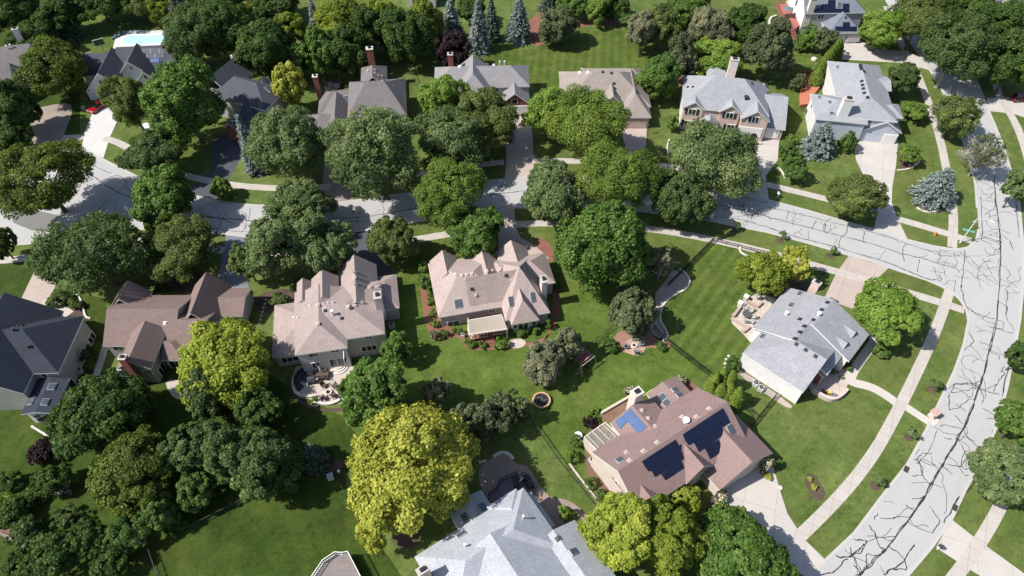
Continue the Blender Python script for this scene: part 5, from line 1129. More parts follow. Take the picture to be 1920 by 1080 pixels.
# swimming pool
POOLW = plain('pool_water', (.42, .72, .76), .12, .05, .5); 
sheet('pool_deck', [(212, 93), (213, 84), (217, 70), (228, 60), (245, 56), (270, 57), (287, 58), (310, 55), (345, 56), (352, 75), (348, 93)], .012, paving('pool_concrete', (.56, .55, .54), .06), 1)
e, p = root('swimming_pool', (278, 74), 'turquoise swimming pool with a white surround behind the dark roofed white house', 'pool')
o_ = W2(smooth([(229, 76), (236, 68), (250, 65), (268, 67), (285, 67), (305, 63), (324, 64), (326, 80), (310, 83), (285, 84), (255, 84), (234, 84)], 2))
b = MB(); b.prism(o_, -.05, .04); b.build('water', POOLW, e)
b = MB(); wall_strip(b, o_ + [o_[0]], .5, .0, .10); b.build('coping', plain('pool_coping', (.78, .77, .76), .6, .05), e)
b = MB(); c = wp(263, 84); b.tube(c+Vector((-.3, 0, 0)), c+Vector((-.3, 0, .9)), .03); b.tube(c+Vector((.3, 0, 0)), c+Vector((.3, 0, .9)), .03); b.tube(c+Vector((-.3, 0, .9)), c+Vector((-.3, 1, .1)), .03); b.tube(c+Vector((.3, 0, .9)), c+Vector((.3, 1, .1)), .03); b.build('ladder', metal, e)
b = MB(); c = wp(298, 55); b.box(c+Vector((0, 0, .35)), (1.0, .5, .1), .1); b.box(c+Vector((0, .3, .6)), (1, .1, .5), .1); b.box(c+Vector((-.4, 0, .15)), (.1, .4, .3)); b.box(c+Vector((.4, 0, .15)), (.1, .4, .3))
one('bench', b, plain('teak', (.16, .09, .06), .7, .2), c, 'brown bench on the far edge of the pool deck', 'bench')
b = MB(); c = wp(223, 68)
for i in range(3): b.box(c+Vector((i*.75-.7, i*.9-.9, .3)), (.6, 1.7, .12), -.6); b.box(c+Vector((i*.75-.55, i*.9-.3, .5)), (.6, .5, .1), -.6)
one('lounge_chair', b, plain('blue_sling', (.10, .14, .2), .7, .1), c, 'blue gray lounge chairs in a row at the left end of the pool', 'lounge chair')
# goals and hoops
def goal(px, w, h, label, ang=0):
    e, p = root('sports_goal', px, label, 'goal'); R = Matrix.Rotation(ang, 3, 'Z'); q = lambda x, y, z: p + R @ Vector((x, y, z))
    b = MB(); b.tube(q(-w/2, 0, 0), q(-w/2, 0, h), .07); b.tube(q(w/2, 0, 0), q(w/2, 0, h), .07); b.tube(q(-w/2, 0, h), q(w/2, 0, h), .07)
    b.tube(q(-w/2, 0, h), q(-w/2, 1.2, 0), .04); b.tube(q(w/2, 0, h), q(w/2, 1.2, 0), .04); b.tube(q(-w/2, 1.2, .03), q(w/2, 1.2, .03), .04); b.build('frame', white, e)
goal((199, 20), 2.8, 1.9, 'white goal frame on the shaded lawn at the top left', .1)
goal((168, 110), 1.7, 1.5, 'small dim goal frame left of the pool house in the shade', .7)
def hoop(px, ang, label, H=3.9, w=1.9, hh=1.3, arch=False, pm=None):
    e, p = root('basketball_hoop', px, label, 'basketball hoop'); R = Matrix.Rotation(ang, 3, 'Z'); q = lambda x, y, z: p + R @ Vector((x, y, z))
    b = MB(); b.tube(q(0, 0, 0), q(0, 0, H-hh-.3), .13, .13); b.tube(q(0, 0, H-hh-.3), q(0, -.9, H-hh*.6), .1); b.build('pole', pm or metal, e)
    b = MB()
    if arch:
        pts = [(w/2*math.cos(a), H-hh + hh*math.sin(a)) for a in [math.pi*i/14 for i in range(15)]]
        b.add([q(x, -1, z) for x, z in pts] + [q(x, -.94, z) for x, z in pts], [tuple(range(15)), tuple(reversed(range(15, 30)))] + [(i, 15+i, 15+(i+1) % 15, (i+1) % 15) for i in range(15)])
        b.build('backboard', black, e)
    else:
        b.box(q(0, -1, H-hh/2), (w-.1, .05, hh-.1), ang); b.build('backboard', plain('acrylic', (.10, .12, .06), .1, .05), e)
        b = MB()
        for x in (-w/2, w/2): b.box(q(x, -1.01, H-hh/2), (.13, .1, hh+.13), ang)
        for z in (H, H-hh): b.box(q(0, -1.01, z), (w-.14, .1, .13), ang)
        b.build('board_frame', white, e)
    b = MB(); b.lathe(q(0, -1.35, H-hh+.2), [(.23, 0), (.25, .02), (.25, -.02), (.23, 0)], 14); b.build('rim', plain('rim_orange', (.5, .1, .03), .5, .05), e)
hoop((196, 99), .5, 'white framed basketball hoop on a pole left of the pool house', 4.0, 2.3, 1.5)
hoop((1404, 268), 0, 'black arched basketball backboard in front of the pink house garage', 3.2, 2.0, 1.3, True)
# trampolines
def tramp(px, r, h, label, rimm, net=False):
    e, p = root('trampoline', px, label, 'trampoline')
    b = MB(); b.lathe(p, [(0, h-.12), (r*.5, h-.08), (r*.8, h)], 28); b.build('mat', plain('trampoline_mat', (.012, .013, .018), .6, .3, 3), e, smooth=True)
    b = MB(); b.lathe(p, [(r*.79, h-.02), (r*.8, h+.05), (r*.98, h+.05), (r, h), (r, h-.15), (r*.79, h-.02)], 32); b.build('pad', rimm, e)
    for i in range(6):
        a = i*1.047; b = MB(); b.tube(p+Vector((r*.93*math.cos(a), r*.93*math.sin(a), 0)), p+Vector((r*.93*math.cos(a), r*.93*math.sin(a), 2.6 if net else h)), .04); b.build('leg', black, e)
    if net: b = MB(); b.lathe(p, [(r*.93, 2.6), (r*.96, 2.6), (r*.96, 2.52), (r*.93, 2.52), (r*.93, 2.6)], 28); b.build('net_ring', black, e)
    else:
        b = MB(); R = random.Random(3)
        for i in range(26): a, q = R.uniform(0, 6.28), R.uniform(0, .68)*r; b.box(p+Vector((q*math.cos(a), q*math.sin(a), h-.015)), (.11, .08, .02), a)
        b.build('fallen_leaf', plain('leaf_litter', (.3, .31, .32), .8, .2), e)
tramp((1015, 753), 1.42, .5, 'round trampoline with an orange rim and black mat', plain('pad_orange', (.50, .31, .17), .6, .1))
tramp((625, 166), 1.9, .8, 'dark netted trampoline behind the taupe roofed house', black, True)
# climbing frame
e, p = root('climbing_frame', (1096, 682), 'wooden swing frame with a sloping red and white ladder', 'play set')
WOODG = plain('gray_timber', (.33, .29, .22), .85, .2); REDP = plain('red_rung', (.26, .07, .08), .5, .1)
A, B_ = wp(1083, 679, 1.7), wp(1106, 660, 2.1); U_ = (B_-A); S_ = Vector((-U_.y, U_.x, 0)).normalized()*.55
b = MB(); b.tube(A-S_, B_-S_, .06); b.tube(A+S_, B_+S_, .06); b.build('ladder_rail', plain('pink_rail', (.55, .36, .36), .6, .05), e)
b = MB()
for i in range(8): q = A.lerp(B_, (i+.5)/8); b.box(q, (.32, 1.1, .07), math.atan2(U_.y, U_.x))
b.build('ladder_rung', REDP, e)
b = MB(); C2, D2 = wp(1089, 688, 2.1), wp(1115, 668, 2.2); b.tube(C2, D2, .08)
for q, w in ((C2, -1), (D2, 1)):
    for s in (-1.1, 1.1): b.tube(q, Vector((q.x, q.y, 0)) + S_*s*1.2, .07)
for q in (A, B_):
    for s in (-1, 1): b.tube(q+S_*s, Vector((q.x, q.y, 0))+S_*s*1.2, .06)
b.build('beam', WOODG, e)
b = MB(); m = C2.lerp(D2, .5); b.tube(m+Vector((-.3, 0, 0)), m+Vector((-.3, 0, -1.5)), .02); b.tube(m+Vector((.3, 0, 0)), m+Vector((.3, 0, -1.5)), .02); b.box(m+Vector((0, 0, -1.52)), (.7, .25, .06)); b.build('swing', black, e)
b = MB(); q = wp(1079, 706); b.tube(q, q+Vector((0, 0, .8)), .05); b.tube(q+Vector((0, 0, .8)), q+Vector((1.1, .5, .75)), .05); b.tube(q+Vector((1.1, .5, 0)), q+Vector((1.1, .5, .75)), .05)
one('timber_rail', b, WOODG, q, 'short pale timber rail on the grass below the climbing frame', 'rail')
# furniture
def chair(px, ang, mat, label, grp, z=0, s=1.0, low=False):
    p = wp(*px, z); b = MB(); R = Matrix.Rotation(ang, 3, 'Z'); h = .32 if low else .44
    b.box(p+R@Vector((0, 0, h*s)), (.62*s, .6*s, .1), ang)
    M3 = R @ Matrix.Rotation(-.3 if low else -.15, 3, 'Y'); b.box(p+R@Vector((-.33*s, 0, (h+.33)*s)), (.08, .6*s, .66*s), mat=M3)
    for y in (-.33, .33): b.box(p+R@Vector((0, y*s, (h+.2)*s)), (.62*s, .1, .07), ang)
    for x in (-.27, .27):
        for y in (-.27, .27): b.box(p+R@Vector((x*s, y*s, h*s/2)), (.07, .07, h*s), ang)
    return one('patio_chair', b, mat, p, label, 'chair', grp)
def table(px, r, h, mat, label, rect=None, ang=0, z=0):
    e, p = root('patio_table', px, label, 'table', z=z)
    b = MB()
    if rect: b.box(p+Vector((0, 0, h)), (*rect, .07), ang)
    else: b.lathe(p, [(0, h-.04), (r, h-.04), (r, h+.03), (0, h+.031)], 22)
    b.build('tabletop', mat, e)
    for i in range(4):
        a = i*1.571+.785+ang; q = (rect[0]*.6 if rect else r)*.7; b = MB(); b.tube(p+Vector((q*math.cos(a), q*math.sin(a), 0)), p+Vector((q*math.cos(a), q*math.sin(a), h-.05)), .04); b.build('leg', mat, e)
    return e, p
def umbrella(px, z, mat, label, opened=True, r=1.4):
    e, p = root('patio_umbrella', px, label, 'umbrella', z=z); b = MB(); b.tube(p, p+Vector((0, 0, 2.5)), .04); b.build('pole', metal, e)
    b = MB(); b.lathe(p, [(r, 2.05), (0.03, 2.55)] if opened else [(.02, 1.0), (.16, 1.2), (.1, 2.3), (.02, 2.5)], 8); b.build('canopy', mat, e); return e
def firepit(px, r, label, mat, oval=None):
    e, p = root('fire_pit', px, label, 'fire pit'); b = MB(); b.lathe(p, [(r, 0), (r, .32), (r*.62, .34), (r*.62, .1)], 22); b.build('stone_ring', mat, e)
    b = MB(); b.lathe(p, [(0, .14), (r*.63, .1)], 18); b.build('ash', black, e); return e
RATT = plain('dark_wicker', (.035, .035, .045), .8, .2, 6); BRW = plain('brown_wicker', (.10, .065, .055), .8, .2, 6)
GRYW = plain('gray_adirondack', (.17, .18, .21), .7, .1)
# adirondack circle
firepit((1189, 649), .5, 'stone ring fire pit among four gray adirondack chairs', STON)
for (x, y), d, l in (((1174, 652), .2, 'gray adirondack chair left of the round fire pit'), ((1202, 647), 3.3, 'gray adirondack chair right of the round fire pit'), ((1193, 662), 1.7, 'gray adirondack chair below the round fire pit'), ((1189, 637), -1.57, 'gray reclining chair above the round fire pit')):
    chair((x, y), d, GRYW, l, 'adirondack chairs round the fire pit', s=1.15, low=True)
# curved sofa patio
z_ = lambda L_, k=9.0, o=(540, 660): [(o[0]+x/k, o[1]+y/k) for x, y in L_]
e, p = root('curved_garden_wall', z_([(90, 500)])[0], 'curved pale stone wall round the sofa patio', 'garden wall')
b = MB(); wall_strip(b, W2(smooth(z_([(290, 285), (160, 370), (95, 480), (100, 620), (150, 720), (260, 765), (480, 765)]), 2, False)), .42, 0, .55); b.build('wall', STON, e)
b = MB(); wall_strip(b, W2(smooth(z_([(550, 880), (680, 895), (790, 870), (880, 815)]), 2, False)), .42, 0, .45)
one('seat_wall', b, STON, wp(*z_([(700, 890)])[0]), 'short curved seat wall below the patio fire pit', 'garden wall')
e, p = root('curved_sofa', z_([(190, 500)])[0], 'black curved wicker sofa along the round patio wall', 'sofa')
arc = W2(smooth(z_([(300, 340), (200, 400), (150, 500), (170, 580), (230, 625)]), 2, False))
b = MB(); wall_strip(b, arc, .85, .05, .45); b.build('seat', RATT, e)
arc2 = W2(smooth(z_([(275, 315), (165, 385), (115, 500), (135, 600), (190, 650)]), 2, False)); b = MB(); wall_strip(b, arc2, .25, .05, .85); b.build('backrest', RATT, e)
table(z_([(300, 465)])[0], .65, .45, RATT, 'black round coffee table in front of the curved sofa')
b = MB(); c = wp(*z_([(410, 520)])[0]); b.box(c+Vector((0, 0, .5)), (1.2, .75, .9), .2); b.box(c+Vector((0, .1, 1.05)), (1.1, .6, .3), .2); b.tube(c+Vector((-.5, -.45, .95)), c+Vector((.5, -.35, .95)), .04)
one('patio_grill', b, plain('grill_cover', (.05, .055, .07), .6, .2), c, 'dark covered grill between coffee table and dining table', 'grill', bevel=.06)
table(z_([(595, 400)])[0], 1, .74, BRW, 'brown dining table with a closed white umbrella on the round patio', (1.9, 1.05), .05)
umbrella(z_([(575, 385)])[0], 0, plain('umbrella_white', (.7, .68, .66), .8, .05), 'closed white umbrella through the brown dining table', False)
for i, (x, y, d, l) in enumerate(((545, 320, -1.57, 'far left'), (630, 315, -1.57, 'far right'), (560, 460, 1.57, 'near left'), (650, 455, 1.57, 'near right'), (490, 400, 0, 'left end'))):
    chair(z_([(x, y)])[0], d, BRW, 'dark wicker chair at the ' + l + ' of the brown dining table', 'chairs at the brown dining table')
firepit(z_([(685, 690)])[0], .55, 'pale stone fire pit ringed by brown chairs near the curved sofa', STON)
for x, y, d, l in ((610, 590, -.7, 'upper left'), (795, 605, -2.4, 'upper right'), (610, 795, .8, 'lower left'), (780, 760, 2.3, 'lower right')):
    chair(z_([(x, y)])[0], d, BRW, 'brown patio chair at the ' + l + ' of the pale stone fire pit', 'chairs round the pale stone fire pit', s=1.1)
b = MB(); c = wp(*z_([(850, 270)])[0])
for i in range(3): b.lathe(c+Vector((0, .3, 0)), [(1.55-.35*i, .17*i), (1.55-.35*i, .17*(i+1)), (0, .17*(i+1)+.001)], 24)
one('door_steps', b, STON, c, 'rounded stone steps at the patio door of the tan house', 'steps')
b = MB(); c = wp(*z_([(475, 850)])[0]); b.lathe(c, [(.85, 0), (.8, .3), (.45, .42), (0, .44)], 12); one('boulder', b, STON, c, 'pale flat boulder step at the edge of the round patio', 'boulder')
# corner house patio
z_ = lambda L_, k=12.0, o=(1360, 540): [(o[0]+x/k, o[1]+y/k) for x, y in L_]
table(z_([(465, 640)])[0], .75, .72, plain('slate_top', (.10, .095, .11), .4, .2), 'dark round table on the corner house patio')
for x, y, d, l in ((430, 490, -1.4, 'far side'), (560, 545, -2.4, 'upper right'), (610, 690, 3.0, 'right side'), (590, 790, 2.4, 'lower right'), (460, 780, 1.5, 'near side')):
    chair(z_([(x, y)])[0], d, plain('sling_gray', (.38, .37, .35), .7, .1), 'pale sling chair at the ' + l + ' of the dark round patio table', 'chairs round the dark patio table')
def lowwall(pts, w, hgt, mat, label, cat='garden wall', name='low_wall'):
    q = W2(pts); b = MB(); wall_strip(b, q, w, 0, hgt); o = b.build(name, mat, None, at=Vector((q[0][0], q[0][1], 0))); return tag(o, label, cat)
WALLP = rows('patio_block', (.44, .34, .29), .15, .35, .12, .8, .01, .9)
lowwall(z_([(170, 660), (330, 440)]), .45, .6, WALLP, 'low block wall on the left of the corner house patio'); lowwall(z_([(120, 690), (450, 890)]), .45, .35, WALLP, 'low block edging along the lawn side of the corner house patio')
lowwall(z_([(480, 330), (720, 440), (800, 350)]), .5, .6, WALLP, 'angled block planter wall at the top of the corner house patio'); lowwall(z_([(380, 1010), (520, 900)]), .5, .6, WALLP, 'block wall end beside the corner house white corner')
for (x, y), l in (((440, 270), 'upper'), ((310, 410), 'lower')):
    e, p = root('stone_pillar', z_([(x, y)])[0], 'pale %s stone pillar with a light at the corner house patio' % l, 'pillar'); b = MB(); b.box(p+Vector((0, 0, .5)), (.6, .6, 1.0), .9); b.build('shaft', STON, e); b = MB(); b.box(p+Vector((0, 0, 1.06)), (.8, .8, .12), .9); b.build('cap', white, e)
c = wp(*z_([(735, 255)])[0]); b = MB(); b.lathe(c, [(.3, .5), (.42, .75), (.4, .95), (.2, 1.1), (0, 1.12)], 14); b.tube(c, c+Vector((0, 0, .6)), .2); one('kettle_grill', b, plain('green_grill', (.10, .14, .13), .3, .05), c, 'round green kettle grill under the yellow green tree', 'grill')
# entry terrace wall and chairs of the corner house
z_ = lambda L_, k=12.0, o=(1440, 680): [(o[0]+x/k, o[1]+y/k) for x, y in L_]
lowwall(smooth(z_([(970, 640), (1150, 760), (1350, 860), (1480, 850), (1600, 790), (1700, 700), (1750, 640)]), 2, False), .5, .8, plain('pale_pink_stone', (.55, .45, .41), .9, .1), 'curved pink stone wall round the corner house terrace')
for x, y, d, l, m in ((1240, 690, 1.0, 'black chair at the left of the corner house terrace', black), (1340, 710, 1.4, 'yellow chair on the corner house terrace', plain('yellow_seat', (.65, .5, .12), .6, .05)), (1450, 775, 1.8, 'blue gray chair at the right of the corner house terrace', GRYW)):
    chair(z_([(x, y)])[0], d, m, l, 'seats on the corner house terrace')
def acunit(px, ang, label, s=.85):
    e, p = root('air_conditioner', px, label, 'air conditioner'); b = MB(); b.box(p+Vector((0, 0, .42)), (s, s, .8), ang); b.build('cabinet', plain('ac_gray', (.48, .48, .47), .6, .06), e, bevel=.03)
    b = MB(); b.lathe(p+Vector((0, 0, .83)), [(.1, .0), (s*.4, 0), (s*.4, .03), (.1, .03)], 16); b.build('fan_grille', black, e)
acunit((1415, 722), -.6, 'left air conditioner at the white wall of the corner house'); acunit((1425, 731), -.6, 'right air conditioner at the white wall of the corner house')
acunit((1110, 866), .5, 'air conditioner at the cream wall of the solar house'); acunit((868+0, 632), 0, 'white box unit by the back window of the rose roofed house', .6); acunit((735, 613), .1, 'air conditioner on the right side of the tan hip roofed house'); acunit((152, 698), .8, 'air conditioner at the gray wall of the navy roofed house')
# pergola and deck of the rose roofed house
h = [x for x in HS if 'pergola' in x.e['label']][0]; z_ = lambda L_, k=5.143, o=(780, 450): [(o[0]+x/k, o[1]+y/k) for x, y in L_]
DECK = rows('red_deck', (.26, .10, .065), .14, 5, .1, .6, .012, .8); DECKO = rows('orange_deck', (.50, .17, .10), .14, 5, .08, .7, .012, .8); CREAMW = plain('cream_timber', (.76, .66, .55), .7, .05)
e, p = root('pergola', z_([(690, 900)])[0], 'cream slatted pergola over the red deck behind the rose roofed house', 'pergola')
q = [Vector(wp(*c, 2.7)) for c in z_([(500, 778), (828, 722), (878, 858), (515, 912)])]
b = MB()
for i in range(26):
    t = i/25; a = q[0].lerp(q[1], t); c = q[3].lerp(q[2], t); d = c-a; c = c + d*.06; a2_ = math.atan2(d.y, d.x); b.box((a+c)/2, ((c-a).length, .1, .16), a2_)
b.build('slat', CREAMW, e)
b = MB(); 
for i in range(22): t = (i+.5)/22; a = q[0].lerp(q[3], t); c = q[1].lerp(q[2], t); b.box((a+c)/2 + Vector((0, 0, .12)), ((c-a).length, .2, .05), math.atan2((c-a).y, (c-a).x))
b.build('shade_slat', CREAMW, e)
for c in (q[2], q[3], q[0], q[1]): b = MB(); b.box((c.x, c.y, 1.3), (.18, .18, 2.6), h.a); b.build('post', CREAMW, e)
e, p = root('deck', z_([(700, 900)])[0], 'red brown deck with railing and steps under the cream pergola', 'deck')
dk = W2(z_([(505, 800), (850, 760), (890, 880), (870, 925), (740, 945), (690, 960), (545, 985), (505, 930)])); b = MB(); b.prism(dk, -.02, .75); b.build('floor', DECK, e)
def rail(path, z0, hgt, m, par, dense=.5):
    b = MB()
    for i in range(len(path)-1):
        a, c = Vector((*path[i], z0)), Vector((*path[i+1], z0)); L_ = (c-a).length; d = (c-a).normalized(); an = math.atan2(d.y, d.x)
        for z in (hgt, hgt*.12): b.box((a+c)/2+Vector((0, 0, z)), (L_, .09, .07), an)
        for k in range(int(L_/dense)+1): b.box(a+d*min(L_, k*dense)+Vector((0, 0, hgt/2)), (.06, .06, hgt), an)
    return b.build('railing', m, par)
rail([dk[2], dk[3], dk[4]], .75, .95, CREAMW, e); rail([dk[5], dk[6], dk[7], dk[0]], .75, .95, CREAMW, e)
b = MB()
for i in range(4): c = wp(*z_([(712, 962+i*18)])[0]); b.box((c.x, c.y, .32-.08*i), (1.5, .45, .64-.16*i), h.a)
b.build('steps', DECK, e)
# orange deck, red deck, gray deck, white railed deck
z_ = lambda L_, k=5.776, o=(1470, 90): [(o[0]+x/k, o[1]+y/k) for x, y in L_]
e, p = root('deck', z_([(300, 450)])[0], 'orange stained deck on the left of the pale blue house', 'deck')
dk = W2(z_([(205, 320), (390, 335), (390, 430), (260, 600), (245, 640), (165, 648), (160, 520), (215, 510)])); b = MB(); b.prism(dk, -.02, .8); b.build('floor', DECKO, e); rail([dk[6], dk[7], dk[0], dk[1]], .8, .95, DECKO, e)
b = MB(); wall_strip(b, W2(z_([(190, 275), (100, 320), (60, 360), (65, 390)])), .12, 0, .6); wall_strip(b, W2(z_([(190, 272), (300, 272)])), .12, 0, .6); one('planter_box', b, DECKO, wp(*z_([(190, 275)])[0]), 'orange wooden planter edging behind the orange deck', 'planter')
c = wp(*z_([(350, 352)])[0], .8); b = MB(); b.box(c+Vector((0, 0, .5)), (1.5, .7, .9), -.15); b.box(c+Vector((0, .05, 1.0)), (1.3, .6, .3), -.15); one('patio_grill', b, plain('black_cover', (.02, .022, .03), .6, .2), c, 'black covered grill on the orange deck', 'grill', bevel=.06)
z_ = lambda L_, k=5.54, o=(1420, 0): [(o[0]+x/k, o[1]+y/k) for x, y in L_]
DECKR = rows('rose_deck', (.36, .12, .10), .14, 5, .08, .7, .012, .8)
e, p = root('deck', z_([(290, 200)])[0], 'red raised deck on the left of the white house at top', 'deck')
dk = W2([(a, b) for a, b in [(1449, 22), (1480, 22), (1494, 62), (1482, 72), (1469, 68)]]); b = MB(); b.prism(dk, 1.9, 2.1); b.build('floor', DECKR, e); rail([dk[3], dk[4], dk[0], dk[1]], 2.1, 1.0, DECKR, e, .35)
for q in dk: b = MB(); b.box((q[0], q[1], .95), (.16, .16, 1.9)); b.build('post', DECKR, e)
b = MB(); a, c = Vector((*dk[3], 2.0)), wp(1494, 82)
for i in range(9): q = a.lerp(c, i/8); b.box(q, (1.3, .32, .06), -.3)
b.build('stairs', DECKR, e)
umbrella(z_([(295, 172)])[0], 2.1, plain('umbrella_gray', (.13, .16, .17), .8, .1), 'gray open umbrella on the red deck at top right', True, 1.3); table(z_([(295, 185)])[0], .6, .7, black, 'dark table under the gray umbrella on the red deck', z=2.1)
e, p = root('stone_arc_wall', (1447, 45), 'curved pale stone wall left of the red deck', 'garden wall'); b = MB(); wall_strip(b, W2(smooth([(1455, 32), (1443, 36), (1441, 46), (1450, 54), (1462, 52)], 2, False)), .5, 0, .6); b.build('wall', STON, e)
z_ = lambda L_, k=6.75, o=(880, 840): [(o[0]+x/k, o[1]+y/k) for x, y in L_]
DECKG = rows('gray_deck', (.15, .15, .165), .14, 5, .06, .75, .01, .8)
e, p = root('deck', z_([(520, 520)])[0], 'gray composite deck behind the pale gray roofed house', 'deck')
dk = W2(z_([(245, 625), (360, 545), (385, 460), (480, 400), (615, 355), (660, 362), (725, 385), (830, 545), (700, 800), (300, 800)])); b = MB(); b.prism(dk, -.02, .55); b.build('floor', DECKG, e); rail(dk[0:5], .55, .95, black, e, .6); rail(dk[5:8], .55, .95, black, e, .6)
c = wp(*z_([(740, 450)])[0], .55); b = MB(); b.box(c+Vector((0, 0, .5)), (.7, 1.8, .95), .5); b.box(c+Vector((.0, .4, 1.05)), (.6, .8, .3), .5); one('patio_grill', b, black, c, 'black grill cart on the gray composite deck', 'grill', bevel=.05)
table(z_([(590, 410)])[0], .55, .72, black, 'small black table on the gray composite deck', z=.55); chair(z_([(640, 415)])[0], 2.5, plain('pale_seat', (.5, .5, .5), .7, .05), 'pale chair beside the small black deck table', 'deck chairs', .55); chair(z_([(590, 520)])[0], 3.1, black, 'dark lounge chair in the middle of the gray deck', 'deck chairs', .55)
e, p = root('deck', (637, 1062), 'taupe deck with a white railing at the bottom edge', 'deck'); dk = W2([(592, 1092), (612, 1062), (634, 1047), (648, 1048), (658, 1046), (684, 1096)]); b = MB(); b.prism(dk, 1.3, 1.5); b.build('floor', rows('taupe_deck', (.22, .185, .175), .16, 5, .06, .75, .012, .8), e); rail(dk, 1.5, .95, white, e, .3)
for q in dk: b = MB(); b.box((q[0], q[1], .65), (.2, .2, 1.3)); b.build('post', white, e)
# trellis box of the solar house
z_ = lambda L_, k=3.6, o=(1060, 700): [(o[0]+x/k, o[1]+y/k) for x, y in L_]
e, p = root('trellis', z_([(210, 520)])[0], 'cream walled pergola box at the rear left of the solar house', 'pergola')
q = [Vector(wp(*c, 2.6)) for c in z_([(128, 432), (268, 332), (362, 420), (212, 520)])]
b = MB(); w2 = [(v.x, v.y) for v in q]; wall_strip(b, [w2[3], w2[0], w2[1]], .16, 0, 2.7); wall_strip(b, [w2[1], w2[2]], .161, 1.9, 2.69); b.build('wall', SIDC, e)
b = MB()
for i in range(16): t = (i+.5)/16; a = q[0].lerp(q[3], t); c = q[1].lerp(q[2], t); b.box((a+c)/2+Vector((0, 0, -.05)), ((c-a).length-.2, .07, .14), math.atan2((c-a).y, (c-a).x))
b.build('slat', plain('gray_slat', (.42, .38, .32), .8, .15), e)
b = MB()
for i in range(4): t = (i+.5)/4; a = q[0].lerp(q[1], t); c = q[3].lerp(q[2], t); b.box((a+c)/2+Vector((0, 0, .1)), ((c-a).length-.2, .1, .14), math.atan2((c-a).y, (c-a).x))
b.build('beam', plain('gray_slat2', (.50, .45, .38), .8, .15), e)
lowwall(z_([(240, 275), (465, 145)]), .35, .5, plain('timber_sleeper', (.56, .50, .42), .85, .12), 'straight pale timber wall beside the solar house back bed'); lowwall(z_([(510, 165), (570, 120), (630, 88)]), .12, .12, plain('green_hose', (.45, .5, .16), .6, .05), 'thin yellow green edging by the solar house rear corner', 'edging', 'bed_edging')
lowwall(z_([(25, 610), (60, 660), (240, 895)]), .3, .25, plain('stone_edge', (.45, .40, .33), .9, .2), 'long straight stone edging left of the solar house bed', 'edging', 'bed_edging')
c = wp(1083, 822); b = MB(); b.tube(c, c+Vector((0, 0, .8)), .12); b.lathe(c+Vector((0, 0, .8)), [(.15, 0), (.6, .12), (.6, .18), (.1, .1)], 18); one('bird_bath', b, white, c, 'white round bird bath left of the cream trellis', 'bird bath')
# fences
IRON = plain('fence_iron', (.02, .022, .02), .6, .1)
def fence(pts, label, hgt=1.25, m=None, gap=.16, post=2.2):
    w = W2(pts); e = empty('fence', Vector((*w[0], 0)), label, 'fence'); m = m or IRON
    for i in range(len(w)-1):
        a, c = Vector((*w[i], 0)), Vector((*w[i+1], 0)); L_ = (c-a).length; d = (c-a).normalized(); an = math.atan2(d.y, d.x); b = MB()
        for z in (hgt, hgt*.85, .15): b.box((a+c)/2+Vector((0, 0, z)), (L_, .04, .05), an)
        if gap:
            for k in range(int(L_/gap)): b.box(a+d*(k+.5)*gap+Vector((0, 0, hgt*.52)), (.035, .035, hgt*.95), an)
        b.build('fence_panel', m, e)
        for k in range(int(L_/post)+1): b = MB(); q = a+d*min(L_, k*post); b.box(q+Vector((0, 0, (hgt+.1)/2)), (.08, .08, hgt+.1), an); b.build('post', m, e)
    return e
WIRE = plain('weathered_rail', (.07, .062, .05), .8, .2)
fence([(1337, 452), (1298, 492), (1250, 540)], 'black iron fence along the upper left side of the striped corner lawn'); fence([(1338, 452), (1450, 480), (1545, 517)], 'black iron fence running beside the sidewalk above the striped lawn', .7, None, .5)
fence([(1225, 618), (1245, 640), (1290, 675), (1330, 706)], 'black iron fence between the striped lawn and the solar house lawn'); fence([(1408, 800), (1455, 742)], 'black iron fence at the lower corner of the white side wall'); fence([(1400, 770), (1412, 782)], 'short black gate panel behind the columnar evergreens')
fence([(1058, 688), (1100, 655), (1148, 617)], 'dark rail fence right of the slim pale pine', 1.1, WIRE, 0); fence([(1000, 795), (1045, 860), (1122, 955)], 'thin wire fence between the trampoline lawn and the aggregate path', .9, WIRE, 0)
fence([(632, 893), (652, 940), (690, 1010), (708, 1045)], 'dark wire fence left of the biggest yellow tree', 1.1, WIRE, 0); fence([(345, 998), (430, 955), (480, 930), (625, 885)], 'dark wire fence along the top of the bottom left lawn', 1.0, WIRE, 0); fence([(278, 1020), (290, 1055), (300, 1085)], 'dark wire fence running to the bottom edge at left', 1.1, WIRE, 0)
fence([(775, 140), (790, 190), (792, 215)], 'thin wire fence right of the taupe roofed house', 1.0, WIRE, 0)
# stone edgings
def edging(pts, label, m=None, w=.3, hgt=.22): return lowwall(smooth(pts, 2, False), w, hgt, m or STON, label, 'edging', 'stone_edging')
edging([(1274, 505), (1286, 513), (1294, 526), (1289, 541), (1266, 553), (1246, 567), (1238, 585), (1237, 602), (1250, 622), (1252, 632), (1243, 640)], 'wavy white stone edging of the gravel bed beside the striped lawn')
edging([(138, 548), (150, 558), (157, 578), (160, 595), (170, 598)], 'curved pale edging by the navy roofed house'); edging([(1682, 320), (1705, 318), (1724, 305), (1725, 292)], 'white curved edging round the clipped lime shrub'); edging([(1718, 390), (1740, 400), (1760, 396)], 'white curved edging under the wide gray spruce')
edging([(1388, 462), (1386, 472), (1398, 480), (1410, 482)], 'small white edging arc beside the yellow green tree'); edging([(898, 868), (912, 864)], 'short pale edging at the aggregate patio corner'); edging([(925, 858), (940, 849), (955, 853), (962, 862)], 'curved pale seat wall on the aggregate patio', None, .45, .45)
